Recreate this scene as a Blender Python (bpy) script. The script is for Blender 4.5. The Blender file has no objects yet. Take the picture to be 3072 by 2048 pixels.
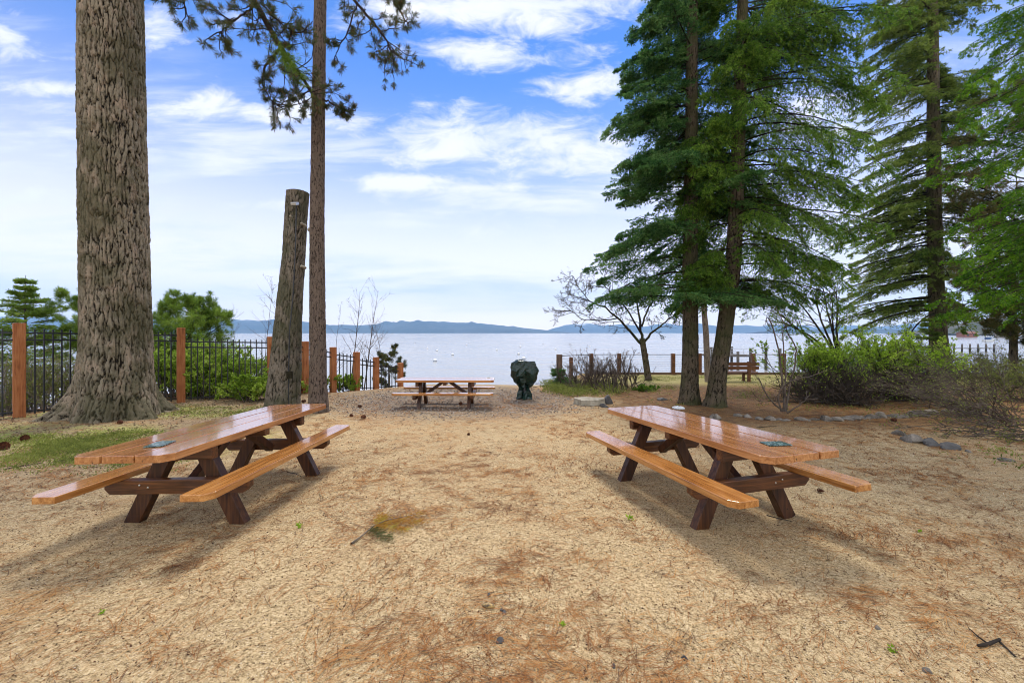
import bpy, math, random
import numpy as np
from mathutils import Matrix, Vector
PI=math.pi; R_=math.radians
C=bpy.context.scene.collection
sc=bpy.context.scene
# ------------------------------------------------------------------ camera
F=1200.0; HOR=998.0; CAMZ=1.77
cam=bpy.data.cameras.new('camera'); co=bpy.data.objects.new('camera',cam); C.objects.link(co)
cam.sensor_width=36; cam.lens=36*F/3072; cam.shift_y=-26/3072
cam.clip_start=.05; cam.clip_end=60000
co.location=(0,0,CAMZ); co.rotation_euler=(PI/2,0,0); sc.camera=co
sc.view_settings.view_transform='Standard'; sc.view_settings.look='None'
sc.view_settings.gamma=1.0; sc.view_settings.exposure=0.97; sc.view_settings.use_curve_mapping=False
sc.cycles.max_bounces=6; sc.cycles.transparent_max_bounces=8; sc.cycles.volume_bounces=1; sc.cycles.filter_width=1.0; sc.cycles.pixel_filter_type='BLACKMAN_HARRIS'
# ------------------------------------------------------------------ sun + sky
SUN_EL=R_(58); SUN_AZ=R_(5)      # azimuth from +Y towards +X
sl=bpy.data.lights.new('sun','SUN'); so=bpy.data.objects.new('sun',sl); C.objects.link(so)
sl.energy=2.0; sl.angle=R_(17); sl.color=(1,.93,.84)
sd=Vector((math.sin(SUN_AZ)*math.cos(SUN_EL),math.cos(SUN_AZ)*math.cos(SUN_EL),math.sin(SUN_EL)))
so.rotation_euler=(-sd).to_track_quat('-Z','Y').to_euler(); so.location=(10,20,40)
w=bpy.data.worlds.new('World'); sc.world=w; w.use_nodes=True
nt=w.node_tree; N=nt.nodes; L=nt.links
for n in list(N): N.remove(n)
def nd(t,**k):
    n=N.new(t)
    for a,b in k.items(): setattr(n,a,b)
    return n
def mth(op,a,b=None,c=None,clamp=False):
    n=N.new('ShaderNodeMath'); n.operation=op; n.use_clamp=clamp
    for i,v in enumerate((a,b,c)):
        if v is None: continue
        if isinstance(v,(int,float)): n.inputs[i].default_value=v
        else: L.new(v,n.inputs[i])
    return n.outputs[0]
def mixc(f,a,b,bt='MIX'):
    n=N.new('ShaderNodeMix'); n.data_type='RGBA'; n.blend_type=bt; n.clamp_factor=True
    for i,v in ((0,f),(6,a),(7,b)):
        if isinstance(v,(int,float)): n.inputs[i].default_value=v
        elif isinstance(v,tuple): n.inputs[i].default_value=v+(1,)
        else: L.new(v,n.inputs[i])
    return n.outputs[2]
def mrange(v,a,b,c=0,d=1,smooth=True):
    n=N.new('ShaderNodeMapRange'); n.interpolation_type='SMOOTHSTEP' if smooth else 'LINEAR'
    L.new(v,n.inputs[0]); 
    for i,x in enumerate((a,b,c,d)): n.inputs[i+1].default_value=x
    return n.outputs[0]
tc=nd('ShaderNodeTexCoord'); sp=nd('ShaderNodeSeparateXYZ'); L.new(tc.outputs['Generated'],sp.inputs[0])
X,Y,Z=sp.outputs
sky=nd('ShaderNodeTexSky'); sky.sky_type='NISHITA'; sky.sun_disc=False; sky.sun_elevation=SUN_EL; sky.sun_rotation=SUN_AZ
sky.air_density=1.0; sky.dust_density=.4; sky.ozone_density=2.2; sky.altitude=1900
Zc=mth('MAXIMUM',Z,.0)
den=mth('MAXIMUM',mth('ABSOLUTE',Y),.08)
tx=mth('DIVIDE',X,den); tz=mth('DIVIDE',Zc,den)
# base sky, paler towards the horizon (thin veil)
veil=mrange(Zc,-.02,.60,1.0,0.0)
veil2=mth('POWER',veil,1.35)
skyc=mixc(1.0,sky.outputs[0],(.46,.93,1.58),'MULTIPLY')
base=mixc(mth('MULTIPLY',veil2,.97),skyc,(13.6,11.4,9.9))
# clouds: noise on a cloud-plane like projection
cv=nd('ShaderNodeCombineXYZ')
dz=mth('ADD',Zc,.22)
L.new(mth('DIVIDE',X,dz),cv.inputs[0]); L.new(mth('DIVIDE',Y,dz),cv.inputs[1]); L.new(mth('MULTIPLY',Zc,3.0),cv.inputs[2])
def noise(vec,scale,detail=6,rough=.55,dist=0.0):
    n=nd('ShaderNodeTexNoise'); L.new(vec,n.inputs['Vector']); n.inputs['Scale'].default_value=scale
    n.inputs['Detail'].default_value=detail; n.inputs['Roughness'].default_value=rough; n.inputs['Distortion'].default_value=dist
    return n.outputs['Fac']
cv2=nd('ShaderNodeCombineXYZ'); L.new(tx,cv2.inputs[0]); L.new(mth('MULTIPLY',tz,2.2),cv2.inputs[1]); L.new(mth('MULTIPLY',Y,.5),cv2.inputs[2])
n1=noise(cv2.outputs[0],7.5,10,.64,.5)
n2=noise(cv2.outputs[0],2.2,5,.5,.2)
cv3=nd('ShaderNodeCombineXYZ'); L.new(mth('MULTIPLY',tx,.8),cv3.inputs[0]); L.new(mth('MULTIPLY',tz,6.0),cv3.inputs[1]); L.new(mth('MULTIPLY',Y,.3),cv3.inputs[2])
n3=noise(cv3.outputs[0],2.4,7,.6,.3)
def P2(px,py): return (px*1.3061-1536)/F,(HOR-py*1.3061)/F
blobs=[(1170,10,310,55,1.25),(1110,128,165,36,1.1),(1345,205,110,44,.95),(1160,318,300,66,1.15),(1375,112,42,16,.6),
       (375,75,75,60,1.0),(475,245,80,30,1.05),(25,85,75,48,.95),(95,205,110,24,.9),(620,258,100,26,.8),(700,250,60,38,1.0),
       (930,420,190,22,.75),(1190,432,110,14,.7),(1300,375,220,40,.85),(560,470,160,20,.55),(1880,285,160,55,1.1),(2050,20,70,30,.7),
       (1020,545,240,30,.4),(90,460,120,24,.5),(1250,60,120,40,.8),(620,40,60,30,.4),(2230,380,120,50,.6)]
acc=None
for bx,by,rx,ry,a in blobs:
    u,v=P2(bx,by); rx=rx*1.3061/F; ry=ry*1.3061/F
    du=mth('DIVIDE',mth('SUBTRACT',tx,u),rx); dv=mth('DIVIDE',mth('SUBTRACT',tz,v),ry)
    d=mth('ADD',mth('MULTIPLY',du,du),mth('MULTIPLY',dv,dv))
    g=mth('MULTIPLY',mth('POWER',2.718,mth('MULTIPLY',d,-.85)),a)
    acc=g if acc is None else mth('MAXIMUM',acc,g)
front=mrange(Y,.02,.2)
acc=mth('MULTIPLY',acc,front)
back_fill=mth('MULTIPLY',mth('SUBTRACT',1.0,front),mrange(n2,.30,.50,.5,1.3))  # cloud cover added to the unseen sky behind the camera, as fill light
acc=mth('ADD',acc,back_fill)
cm=mth('ADD',mth('MULTIPLY',acc,.62),mth('SUBTRACT',mth('MULTIPLY',mth('ADD',mth('MULTIPLY',n1,.7),mth('MULTIPLY',n2,.5)),2.1),1.32))
cm=mrange(cm,.06,.62)
streak=mth('MULTIPLY',mrange(n3,.44,.70),mth('MULTIPLY',mrange(Zc,.0,.12),mrange(Zc,.34,.52,1,0)))
cm=mth('MAXIMUM',cm,mth('MULTIPLY',streak,.95))
cm=mth('MULTIPLY',cm,mrange(Zc,.0,.06))
shade=mrange(mth('ADD',mth('MULTIPLY',n2,.6),mth('MULTIPLY',n1,.4)),.36,.6)
cc=mixc(shade,(6.9,7.3,8.4),(8.7,8.6,8.8))
cc=mixc(mth('SUBTRACT',1.0,front),cc,(14.5,14.3,14.2))  # added cloud behind the camera is extra bright, to light trunks from the front
col=mixc(mth('MULTIPLY',cm,.96),base,cc)
bg=nd('ShaderNodeBackground'); L.new(col,bg.inputs[0]); bg.inputs[1].default_value=.068
wo=nd('ShaderNodeOutputWorld'); L.new(bg.outputs[0],wo.inputs[0])
w.cycles.sampling_method='MANUAL' if hasattr(w.cycles,'sampling_method') else None
try: w.cycles.sample_map_resolution=512
except Exception: pass

# ================================================================== mesh helpers
rng=np.random.default_rng(7)
def nrm(v): return v/np.maximum(np.linalg.norm(v,axis=-1,keepdims=True),1e-9)
class MB:
    def __init__(s): s.v=[]; s.f=[]; s.m=[]; s.n=0; s.at=[]
    def add(s,v,f,m=0,at=None):
        v=np.asarray(v,float).reshape(-1,3); f=np.asarray(f,int)
        s.v.append(v); s.f.append(f+s.n); s.m.append(np.full(len(f),m)); s.n+=len(v)
        s.at.append(np.zeros(len(v)) if at is None else np.asarray(at).ravel())
        return s
    def build(s,name,mats,parent=None,smooth=True,attr=None):
        me=bpy.data.meshes.new(name)
        V=np.concatenate(s.v); me.vertices.add(len(V)); me.vertices.foreach_set('co',V.ravel())
        nl=sum(f.size for f in s.f); npg=sum(len(f) for f in s.f)
        me.loops.add(nl); me.polygons.add(npg)
        me.loops.foreach_set('vertex_index',np.concatenate([f.ravel() for f in s.f]).astype(np.int32))
        tot=np.concatenate([np.full(len(f),f.shape[1]) for f in s.f]); st=np.concatenate([[0],np.cumsum(tot)[:-1]])
        me.polygons.foreach_set('loop_start',st.astype(np.int32))
        me.polygons.foreach_set('material_index',np.concatenate(s.m).astype(np.int32))
        me.polygons.foreach_set('use_smooth',np.full(npg,bool(smooth)))
        me.update(calc_edges=True)
        if attr:
            a=me.attributes.new(attr,'FLOAT','POINT'); a.data.foreach_set('value',np.concatenate(s.at).astype(np.float32))
        for m in (mats if isinstance(mats,(list,tuple)) else [mats]): me.materials.append(m)
        o=bpy.data.objects.new(name,me); C.objects.link(o)
        if parent is not None: o.parent=parent
        return o
def bevel(o,wd=.004,seg=2):
    m=o.modifiers.new('bevel','BEVEL'); m.width=wd; m.segments=seg; m.limit_method='ANGLE'; m.angle_limit=.6
    return o
def tag(o,label=None,cat=None,group=None,kind=None):
    if label: o['label']=label
    if cat: o['category']=cat
    if group: o['group']=group
    if kind: o['kind']=kind
    return o
def empty(name,loc=(0,0,0),rz=0):
    o=bpy.data.objects.new(name,None); C.objects.link(o); o.location=loc; o.rotation_euler=(0,0,rz); o.empty_display_size=.2
    return o
def fr(T):
    ref=np.zeros_like(T); ref[...,2]=1
    par=np.abs(T[...,2])>.95; ref[par]=[1,0,0]
    s=nrm(np.cross(T,ref)); return s,np.cross(s,T)
def tubes(mb,P,R,s=3,m=0,cap=False):
    P=np.asarray(P,float); R=np.asarray(R,float)
    if P.ndim==2: P=P[None]; R=R[None]
    n,k,_=P.shape
    if n==0: return
    T=nrm(np.gradient(P,axis=1)); sd_,up=fr(T)
    # keep frame consistent with the first one
    a=np.arange(s)*2*PI/s
    s0=sd_[:,:1]; s1=nrm(s0-np.sum(s0*T,-1,keepdims=True)*T); u1=np.cross(s1,T)
    V=P[:,:,None]+R[:,:,None,None]*(np.cos(a)[None,None,:,None]*s1[:,:,None]+np.sin(a)[None,None,:,None]*u1[:,:,None])
    i=np.arange(n)[:,None,None]*k*s; j=np.arange(k-1)[None,:,None]*s; q=np.arange(s)[None,None,:]; q2=(q+1)%s
    f=np.stack([i+j+q,i+j+q2,i+j+s+q2,i+j+s+q],-1).reshape(-1,4)
    base=mb.n
    mb.add(V,f,m)
    if cap:
        c=np.stack([np.arange(n)*k*s+(k-1)*s+x for x in range(s)],-1); mb.f.append(c+base); mb.m.append(np.full(n,m))
        c=np.stack([np.arange(n)*k*s+x for x in range(s)],-1)[:,::-1]; mb.f.append(c+base); mb.m.append(np.full(n,m))
def blades(mb,B,D,S,Ln,Wd,m=0,mid=.45):
    n=len(B)
    if n==0: return
    Ln=np.broadcast_to(Ln,(n,))[:,None]; Wd=np.broadcast_to(Wd,(n,))[:,None]
    V=np.stack([B,B+D*Ln*mid+S*Wd/2,B+D*Ln,B+D*Ln*mid-S*Wd/2],1)
    mb.add(V,np.arange(n*4).reshape(n,4),m)
def rv(n): return nrm(rng.normal(size=(n,3)))
def box(mb,c,d,m=0,M=None):
    x,y,z=[q/2 for q in d]
    V=np.array([[a*x,b*y,e*z] for a in(-1,1) for b in(-1,1) for e in(-1,1)])
    if M is not None: V=V@np.array(M).T
    mb.add(V+np.array(c),[[0,1,3,2],[4,6,7,5],[0,4,5,1],[2,3,7,6],[0,2,6,4],[1,5,7,3]],m); return mb
def bar(mb,a,b,wd,th,up=(0,0,1),m=0):
    a=np.array(a,float); b=np.array(b,float); d=b-a; l=np.linalg.norm(d); x=d/l
    y=np.cross(np.array(up,float),x); y/=np.linalg.norm(y); z=np.cross(x,y)
    return box(mb,(a+b)/2,(l,wd,th),m,np.stack([x,y,z],1))
def prism(mb,poly,z0,z1,m=0):
    n=len(poly); V=[(x,y,z0) for x,y in poly]+[(x,y,z1) for x,y in poly]
    b=mb.n; mb.add(V,[[i,(i+1)%n,n+(i+1)%n,n+i] for i in range(n)],m)
    mb.f.append(np.array([list(range(n))[::-1]])+b); mb.m.append(np.array([m]))
    mb.f.append(np.array([[n+i for i in range(n)]])+b); mb.m.append(np.array([m]))
    return mb
# value noise in numpy
def h2(i,j,s=0):
    x=np.sin(i*127.1+j*311.7+s*74.7)*43758.5453; return x-np.floor(x)
def vn(x,y,s=0):
    i=np.floor(x); j=np.floor(y); u=x-i; v=y-j; u=u*u*(3-2*u); v=v*v*(3-2*v)
    return (h2(i,j,s)*(1-u)+h2(i+1,j,s)*u)*(1-v)+(h2(i,j+1,s)*(1-u)+h2(i+1,j+1,s)*u)*v
def fbm(x,y,s=0,o=4):
    r=0;a=.5
    for k in range(o): r=r+a*vn(x,y,s+k); x=x*2.03;y=y*2.03;a*=.5
    return r
# ------------------------------------------------------------------ terrain
GY=np.array([-25,0,4.4,8,11,14,17,22,30]); GZ=np.array([.6,.13,0,-.115,-.27,-.31,-.36,-.42,-.5])
def sst(a,b,x): t=np.clip((x-a)/(b-a),0,1); return t*t*(3-2*t)
WATER=-3.5
def ground(x,y):
    x=np.asarray(x,float); y=np.asarray(y,float)
    z=np.interp(y,GY,GZ)-.006*np.clip(x+3,-6,8)
    lf=1-sst(-6.5,-3,x); rt=sst(1.8,4.2,x)
    yb=16.3+lf*(-2.8)+rt*(5.9); sl=.22-.05*lf+.5*rt
    d=np.maximum(y-yb,0); drop=sl*d*(d/(d+1.0))
    farR=sst(24,32,x)
    z=z-drop*(1-.0*farR)
    lb=sst(-12.5,-20,-(-x)) if False else 0
    # bank beyond the left fence falls gently
    e=np.maximum((-x-11.5),0); z=z-.12*e*sst(2,9,y)
    z=z+.035*(fbm(x*.8+9,y*.8)-.5)*sst(5,9,y)+.02*(fbm(x*2.1,y*2.1,5)-.5)
    return np.maximum(z,WATER-1.6)
def W(px,py,Yd): return np.array([(px-1536)/F*Yd,Yd,CAMZ+(HOR-py)/F*Yd])
def G(px,py):
    yy=np.linspace(1.5,45,3000); xx=(px-1536)/F*yy; zz=CAMZ+(HOR-py)/F*yy
    gg=ground(xx,yy); hit=gg>=zz; k=np.argmax(hit) if hit.any() else int(np.argmin((zz-gg)[yy<26]/yy[yy<26])); return np.array([xx[k],yy[k],float(ground(xx[k],yy[k]))])
def GP(px,Yd):
    x=(px-1536)/F*Yd; return np.array([x,Yd,float(ground(x,Yd))])

# ================================================================== materials
def mat(name,build):
    global N,L
    m=bpy.data.materials.new(name); m.use_nodes=True; N=m.node_tree.nodes; L=m.node_tree.links
    b=N['Principled BSDF']; build(b); return m
def setb(b,col=None,rough=.7,spec=.3,**k):
    if col is not None:
        if isinstance(col,tuple): b.inputs['Base Color'].default_value=col+(1,)
        else: L.new(col,b.inputs['Base Color'])
    if isinstance(rough,(int,float)): b.inputs['Roughness'].default_value=rough
    else: L.new(rough,b.inputs['Roughness'])
    b.inputs['Specular IOR Level'].default_value=spec
    for a,v in k.items(): b.inputs[a.replace('_',' ')].default_value=v
def bump(b,h,st=.5,dist=.02):
    n=N.new('ShaderNodeBump'); n.inputs['Strength'].default_value=st; n.inputs['Distance'].default_value=dist
    L.new(h,n.inputs['Height']); L.new(n.outputs[0],b.inputs['Normal'])
def coord(scale=(1,1,1),which='Object',rot=(0,0,0),perobj=False):
    t=N.new('ShaderNodeTexCoord'); mp=N.new('ShaderNodeMapping'); mp.inputs['Scale'].default_value=scale; mp.inputs['Rotation'].default_value=rot
    L.new(t.outputs[which],mp.inputs[0])
    if perobj:
        oi=N.new('ShaderNodeObjectInfo'); v=N.new('ShaderNodeVectorMath'); v.operation='SCALE'; v.inputs[3].default_value=31.0
        c=N.new('ShaderNodeCombineXYZ'); L.new(oi.outputs['Random'],c.inputs[0]); L.new(oi.outputs['Random'],c.inputs[1]); L.new(oi.outputs['Random'],c.inputs[2])
        L.new(c.outputs[0],v.inputs[0]); L.new(v.outputs[0],mp.inputs['Location'])
    return mp.outputs[0]
def ramp(f,stops):
    r=N.new('ShaderNodeValToRGB'); e=r.color_ramp.elements
    while len(e)<len(stops): e.new(.5)
    for q,(p,c) in zip(e,stops): q.position=p; q.color=tuple(c)+(1,) if len(c)==3 else c
    L.new(f,r.inputs[0]); return r.outputs[0]
def island():
    g=N.new('ShaderNodeNewGeometry'); return g.outputs['Random Per Island']
def foliage_mat(name,dark,mid,light,clump=1.2,trans=.35,rough=.55,brown=None):
    def f(b):
        n=noise(coord(),clump,3,.6)
        c=ramp(mth('ADD',mth('MULTIPLY',n,.75),mth('MULTIPLY',island(),.28)),[(.32,dark),(.5,mid),(.72,light)])
        if brown:
            c=mixc(mrange(island(),1-brown[1],1-brown[1]*.8),c,brown[0])
        setb(b,c,rough,.10)
        tr=N.new('ShaderNodeBsdfTranslucent'); L.new(c,tr.inputs[0]); mx=N.new('ShaderNodeMixShader'); mx.inputs[0].default_value=trans
        L.new(b.outputs[0],mx.inputs[1]); L.new(tr.outputs[0],mx.inputs[2])
        L.new(mx.outputs[0],N['Material Output'].inputs[0])
    return mat(name,f)
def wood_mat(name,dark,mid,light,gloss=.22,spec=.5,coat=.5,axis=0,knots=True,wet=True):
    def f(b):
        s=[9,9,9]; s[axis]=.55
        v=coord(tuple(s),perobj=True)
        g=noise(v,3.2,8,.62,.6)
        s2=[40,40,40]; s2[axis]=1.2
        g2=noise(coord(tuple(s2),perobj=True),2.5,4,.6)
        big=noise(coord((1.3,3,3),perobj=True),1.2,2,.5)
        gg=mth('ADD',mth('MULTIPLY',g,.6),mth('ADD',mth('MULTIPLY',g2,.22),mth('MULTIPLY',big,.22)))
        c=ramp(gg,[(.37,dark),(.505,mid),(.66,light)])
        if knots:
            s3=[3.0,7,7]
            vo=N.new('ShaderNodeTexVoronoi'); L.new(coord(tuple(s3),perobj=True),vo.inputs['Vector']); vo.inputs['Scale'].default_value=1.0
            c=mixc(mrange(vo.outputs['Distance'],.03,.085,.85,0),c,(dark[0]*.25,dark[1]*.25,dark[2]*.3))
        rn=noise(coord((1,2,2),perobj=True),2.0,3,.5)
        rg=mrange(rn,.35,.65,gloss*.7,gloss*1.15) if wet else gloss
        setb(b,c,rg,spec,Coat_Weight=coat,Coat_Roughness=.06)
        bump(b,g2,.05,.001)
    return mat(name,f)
M={}
M['top']=wood_mat('stained_wood_top',(.19,.062,.016),(.35,.135,.040),(.53,.25,.092),.20,.5,.8)
M['seat']=wood_mat('stained_wood_seat',(.19,.064,.014),(.38,.152,.036),(.58,.285,.09),.20,.5,.6)
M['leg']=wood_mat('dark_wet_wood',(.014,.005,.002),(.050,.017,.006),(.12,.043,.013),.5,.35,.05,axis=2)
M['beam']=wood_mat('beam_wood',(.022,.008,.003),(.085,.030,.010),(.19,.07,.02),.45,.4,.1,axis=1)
M['post']=wood_mat('fence_post_wood',(.17,.055,.020),(.33,.115,.040),(.44,.19,.075),.75,.2,0,axis=2,knots=False,wet=False)
M['benchwood']=wood_mat('bench_wood',(.07,.028,.012),(.15,.062,.026),(.24,.105,.045),.5,.3,.1,axis=0,knots=False)
M['greypost']=wood_mat('weathered_post',(.07,.045,.03),(.15,.095,.065),(.23,.15,.11),.8,.2,0,axis=2,knots=False,wet=False)
M['pile']=wood_mat('piling_wood',(.035,.03,.027),(.085,.075,.065),(.15,.135,.12),.8,.2,0,axis=2,knots=False,wet=False)
M['black']=mat('black_metal',lambda b:setb(b,(.012,.012,.013),.4,.5))
M['metal']=mat('bolt_metal',lambda b:setb(b,(.55,.54,.5),.35,.5,Metallic=.9))
M['steel']=mat('grey_steel',lambda b:setb(b,(.45,.46,.47),.35,.5,Metallic=.7))
M['cable']=mat('cable_metal',lambda b:setb(b,(.16,.16,.16),.5,.5,Metallic=.5))
def _pl(b):
    n=noise(coord((1,1,1)),60,4,.6); c=ramp(n,[(.42,(.012,.035,.03)),(.55,(.05,.11,.10)),(.66,(.28,.36,.33))]); setb(b,c,.15,.6)
M['plaque']=mat('green_tile',_pl)
def _cover(b):
    n=noise(coord((1,1,1)),9,4,.6); c=ramp(n,[(.3,(.003,.013,.008)),(.7,(.008,.030,.020))]); setb(b,c,.22,.5); bump(b,noise(coord((1,1,2)),14,5,.6,.6),.6,.03)
M['cover']=mat('green_vinyl_cover',_cover)
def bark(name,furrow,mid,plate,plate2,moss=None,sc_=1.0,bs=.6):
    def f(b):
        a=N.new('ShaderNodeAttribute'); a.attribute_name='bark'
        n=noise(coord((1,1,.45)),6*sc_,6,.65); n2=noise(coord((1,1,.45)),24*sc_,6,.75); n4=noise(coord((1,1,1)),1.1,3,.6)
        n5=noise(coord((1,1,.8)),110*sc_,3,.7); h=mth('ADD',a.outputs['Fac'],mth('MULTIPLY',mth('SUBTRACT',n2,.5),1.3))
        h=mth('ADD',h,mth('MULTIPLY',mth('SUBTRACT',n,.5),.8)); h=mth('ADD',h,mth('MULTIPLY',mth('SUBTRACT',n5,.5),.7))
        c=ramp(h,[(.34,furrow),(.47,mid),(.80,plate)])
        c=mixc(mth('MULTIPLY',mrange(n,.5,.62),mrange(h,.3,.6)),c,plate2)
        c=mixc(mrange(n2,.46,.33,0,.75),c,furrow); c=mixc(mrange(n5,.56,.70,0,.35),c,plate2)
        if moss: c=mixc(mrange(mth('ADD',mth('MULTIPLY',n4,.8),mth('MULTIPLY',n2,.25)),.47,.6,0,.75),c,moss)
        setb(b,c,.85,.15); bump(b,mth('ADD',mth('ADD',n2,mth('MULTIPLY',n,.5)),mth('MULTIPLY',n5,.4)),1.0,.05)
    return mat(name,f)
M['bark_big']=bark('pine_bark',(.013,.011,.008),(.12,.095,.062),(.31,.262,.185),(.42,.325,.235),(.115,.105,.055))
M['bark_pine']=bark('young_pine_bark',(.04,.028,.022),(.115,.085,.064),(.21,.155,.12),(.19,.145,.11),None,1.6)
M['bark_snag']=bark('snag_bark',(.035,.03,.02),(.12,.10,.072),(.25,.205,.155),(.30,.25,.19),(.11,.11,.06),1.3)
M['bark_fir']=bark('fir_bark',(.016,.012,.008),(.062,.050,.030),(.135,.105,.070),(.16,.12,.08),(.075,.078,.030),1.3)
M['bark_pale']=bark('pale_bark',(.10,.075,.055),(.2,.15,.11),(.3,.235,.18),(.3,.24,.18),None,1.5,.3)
M['cutwood']=mat('cut_wood',lambda b:setb(b,ramp(noise(coord((1,1,1)),8,5,.6),[(.3,(.2,.17,.12)),(.7,(.42,.38,.3))]),.85,.2))
def tw(b,a,c): setb(b,ramp(noise(coord(),4,3,.6),[(.35,a),(.65,c)]),.85,.15)
M['twig']=mat('grey_twig',lambda b:tw(b,(.045,.035,.028),(.15,.115,.09)))
M['twig_pale']=mat('pale_twig',lambda b:tw(b,(.10,.08,.06),(.24,.19,.15)))
M['twig_dark']=mat('dark_twig',lambda b:tw(b,(.018,.014,.011),(.055,.042,.032)))
M['twig_mid']=mat('brown_twig',lambda b:tw(b,(.028,.022,.017),(.10,.078,.058)))
M['fir']=foliage_mat('fir_needles',(.020,.068,.020),(.072,.18,.044),(.20,.33,.10),1.6,.5)
M['fir2']=foliage_mat('hemlock_needles',(.028,.080,.010),(.10,.205,.022),(.25,.38,.055),1.4,.5)
M['fir3']=foliage_mat('spruce_needles',(.05,.10,.016),(.15,.22,.036),(.29,.36,.08),.7,.5)
M['fir4']=foliage_mat('cedar_needles',(.03,.10,.004),(.09,.22,.010),(.22,.38,.022),.8,.5)
M['pine_n']=foliage_mat('pine_needles_green',(.035,.055,.018),(.075,.095,.032),(.13,.14,.05),1.5,.3,brown=((.20,.09,.035),.12))
M['pine_olive']=foliage_mat('pine_needles_olive',(.06,.07,.02),(.12,.13,.035),(.20,.19,.06),.6,.35,brown=((.22,.13,.05),.15))
M['pine_bright']=foliage_mat('pine_needles_fresh',(.08,.15,.018),(.17,.27,.035),(.30,.40,.07),1.0,.5)
M['manz']=foliage_mat('manzanita_leaf',(.10,.19,.015),(.25,.38,.035),(.46,.55,.11),1.6,.5,.4)
M['lime']=foliage_mat('lime_leaf',(.11,.20,.012),(.25,.40,.03),(.42,.56,.07),1.2,.5,.5)
M['mixleaf']=foliage_mat('sparse_leaf',(.08,.10,.025),(.17,.2,.04),(.3,.33,.08),1.2,.4,.5)
M['bud']=foliage_mat('leaf_bud',(.035,.03,.022),(.075,.062,.042),(.12,.10,.065),2,.2)
M['needle_red']=foliage_mat('dry_needle',(.14,.048,.016),(.34,.140,.042),(.54,.31,.11),1.4,.15,.7,brown=((.10,.05,.03),.22))
M['cone']=mat('cone_brown',lambda b:setb(b,ramp(noise(coord(),25,3,.6),[(.35,(.05,.018,.01)),(.65,(.17,.06,.028))]),.8,.2))
def _rock(b):
    n=noise(coord((1,1,1),perobj=True),4,7,.65); n2=noise(coord((1,1,1),perobj=True),30,4,.7)
    setb(b,ramp(mth('ADD',mth('MULTIPLY',n,.7),mth('MULTIPLY',n2,.3)),[(.34,(.04,.034,.027)),(.5,(.135,.115,.092)),(.68,(.29,.25,.205))]),.85,.25); bump(b,mth('ADD',n,mth('MULTIPLY',n2,.4)),.7,.02)
M['rock']=mat('grey_rock',_rock)
def _rockd(b):
    n=noise(coord((1,1,1),perobj=True),6,6,.65); setb(b,ramp(n,[(.3,(.03,.03,.03)),(.7,(.12,.11,.10))]),.7,.3); bump(b,n,.5,.02)
M['rockd']=mat('dark_rock',_rockd)
M['white']=mat('buoy_white',lambda b:setb(b,(.75,.75,.74),.4,.4))
M['bluestripe']=mat('buoy_blue',lambda b:setb(b,(.03,.08,.2),.4,.4))
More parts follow.
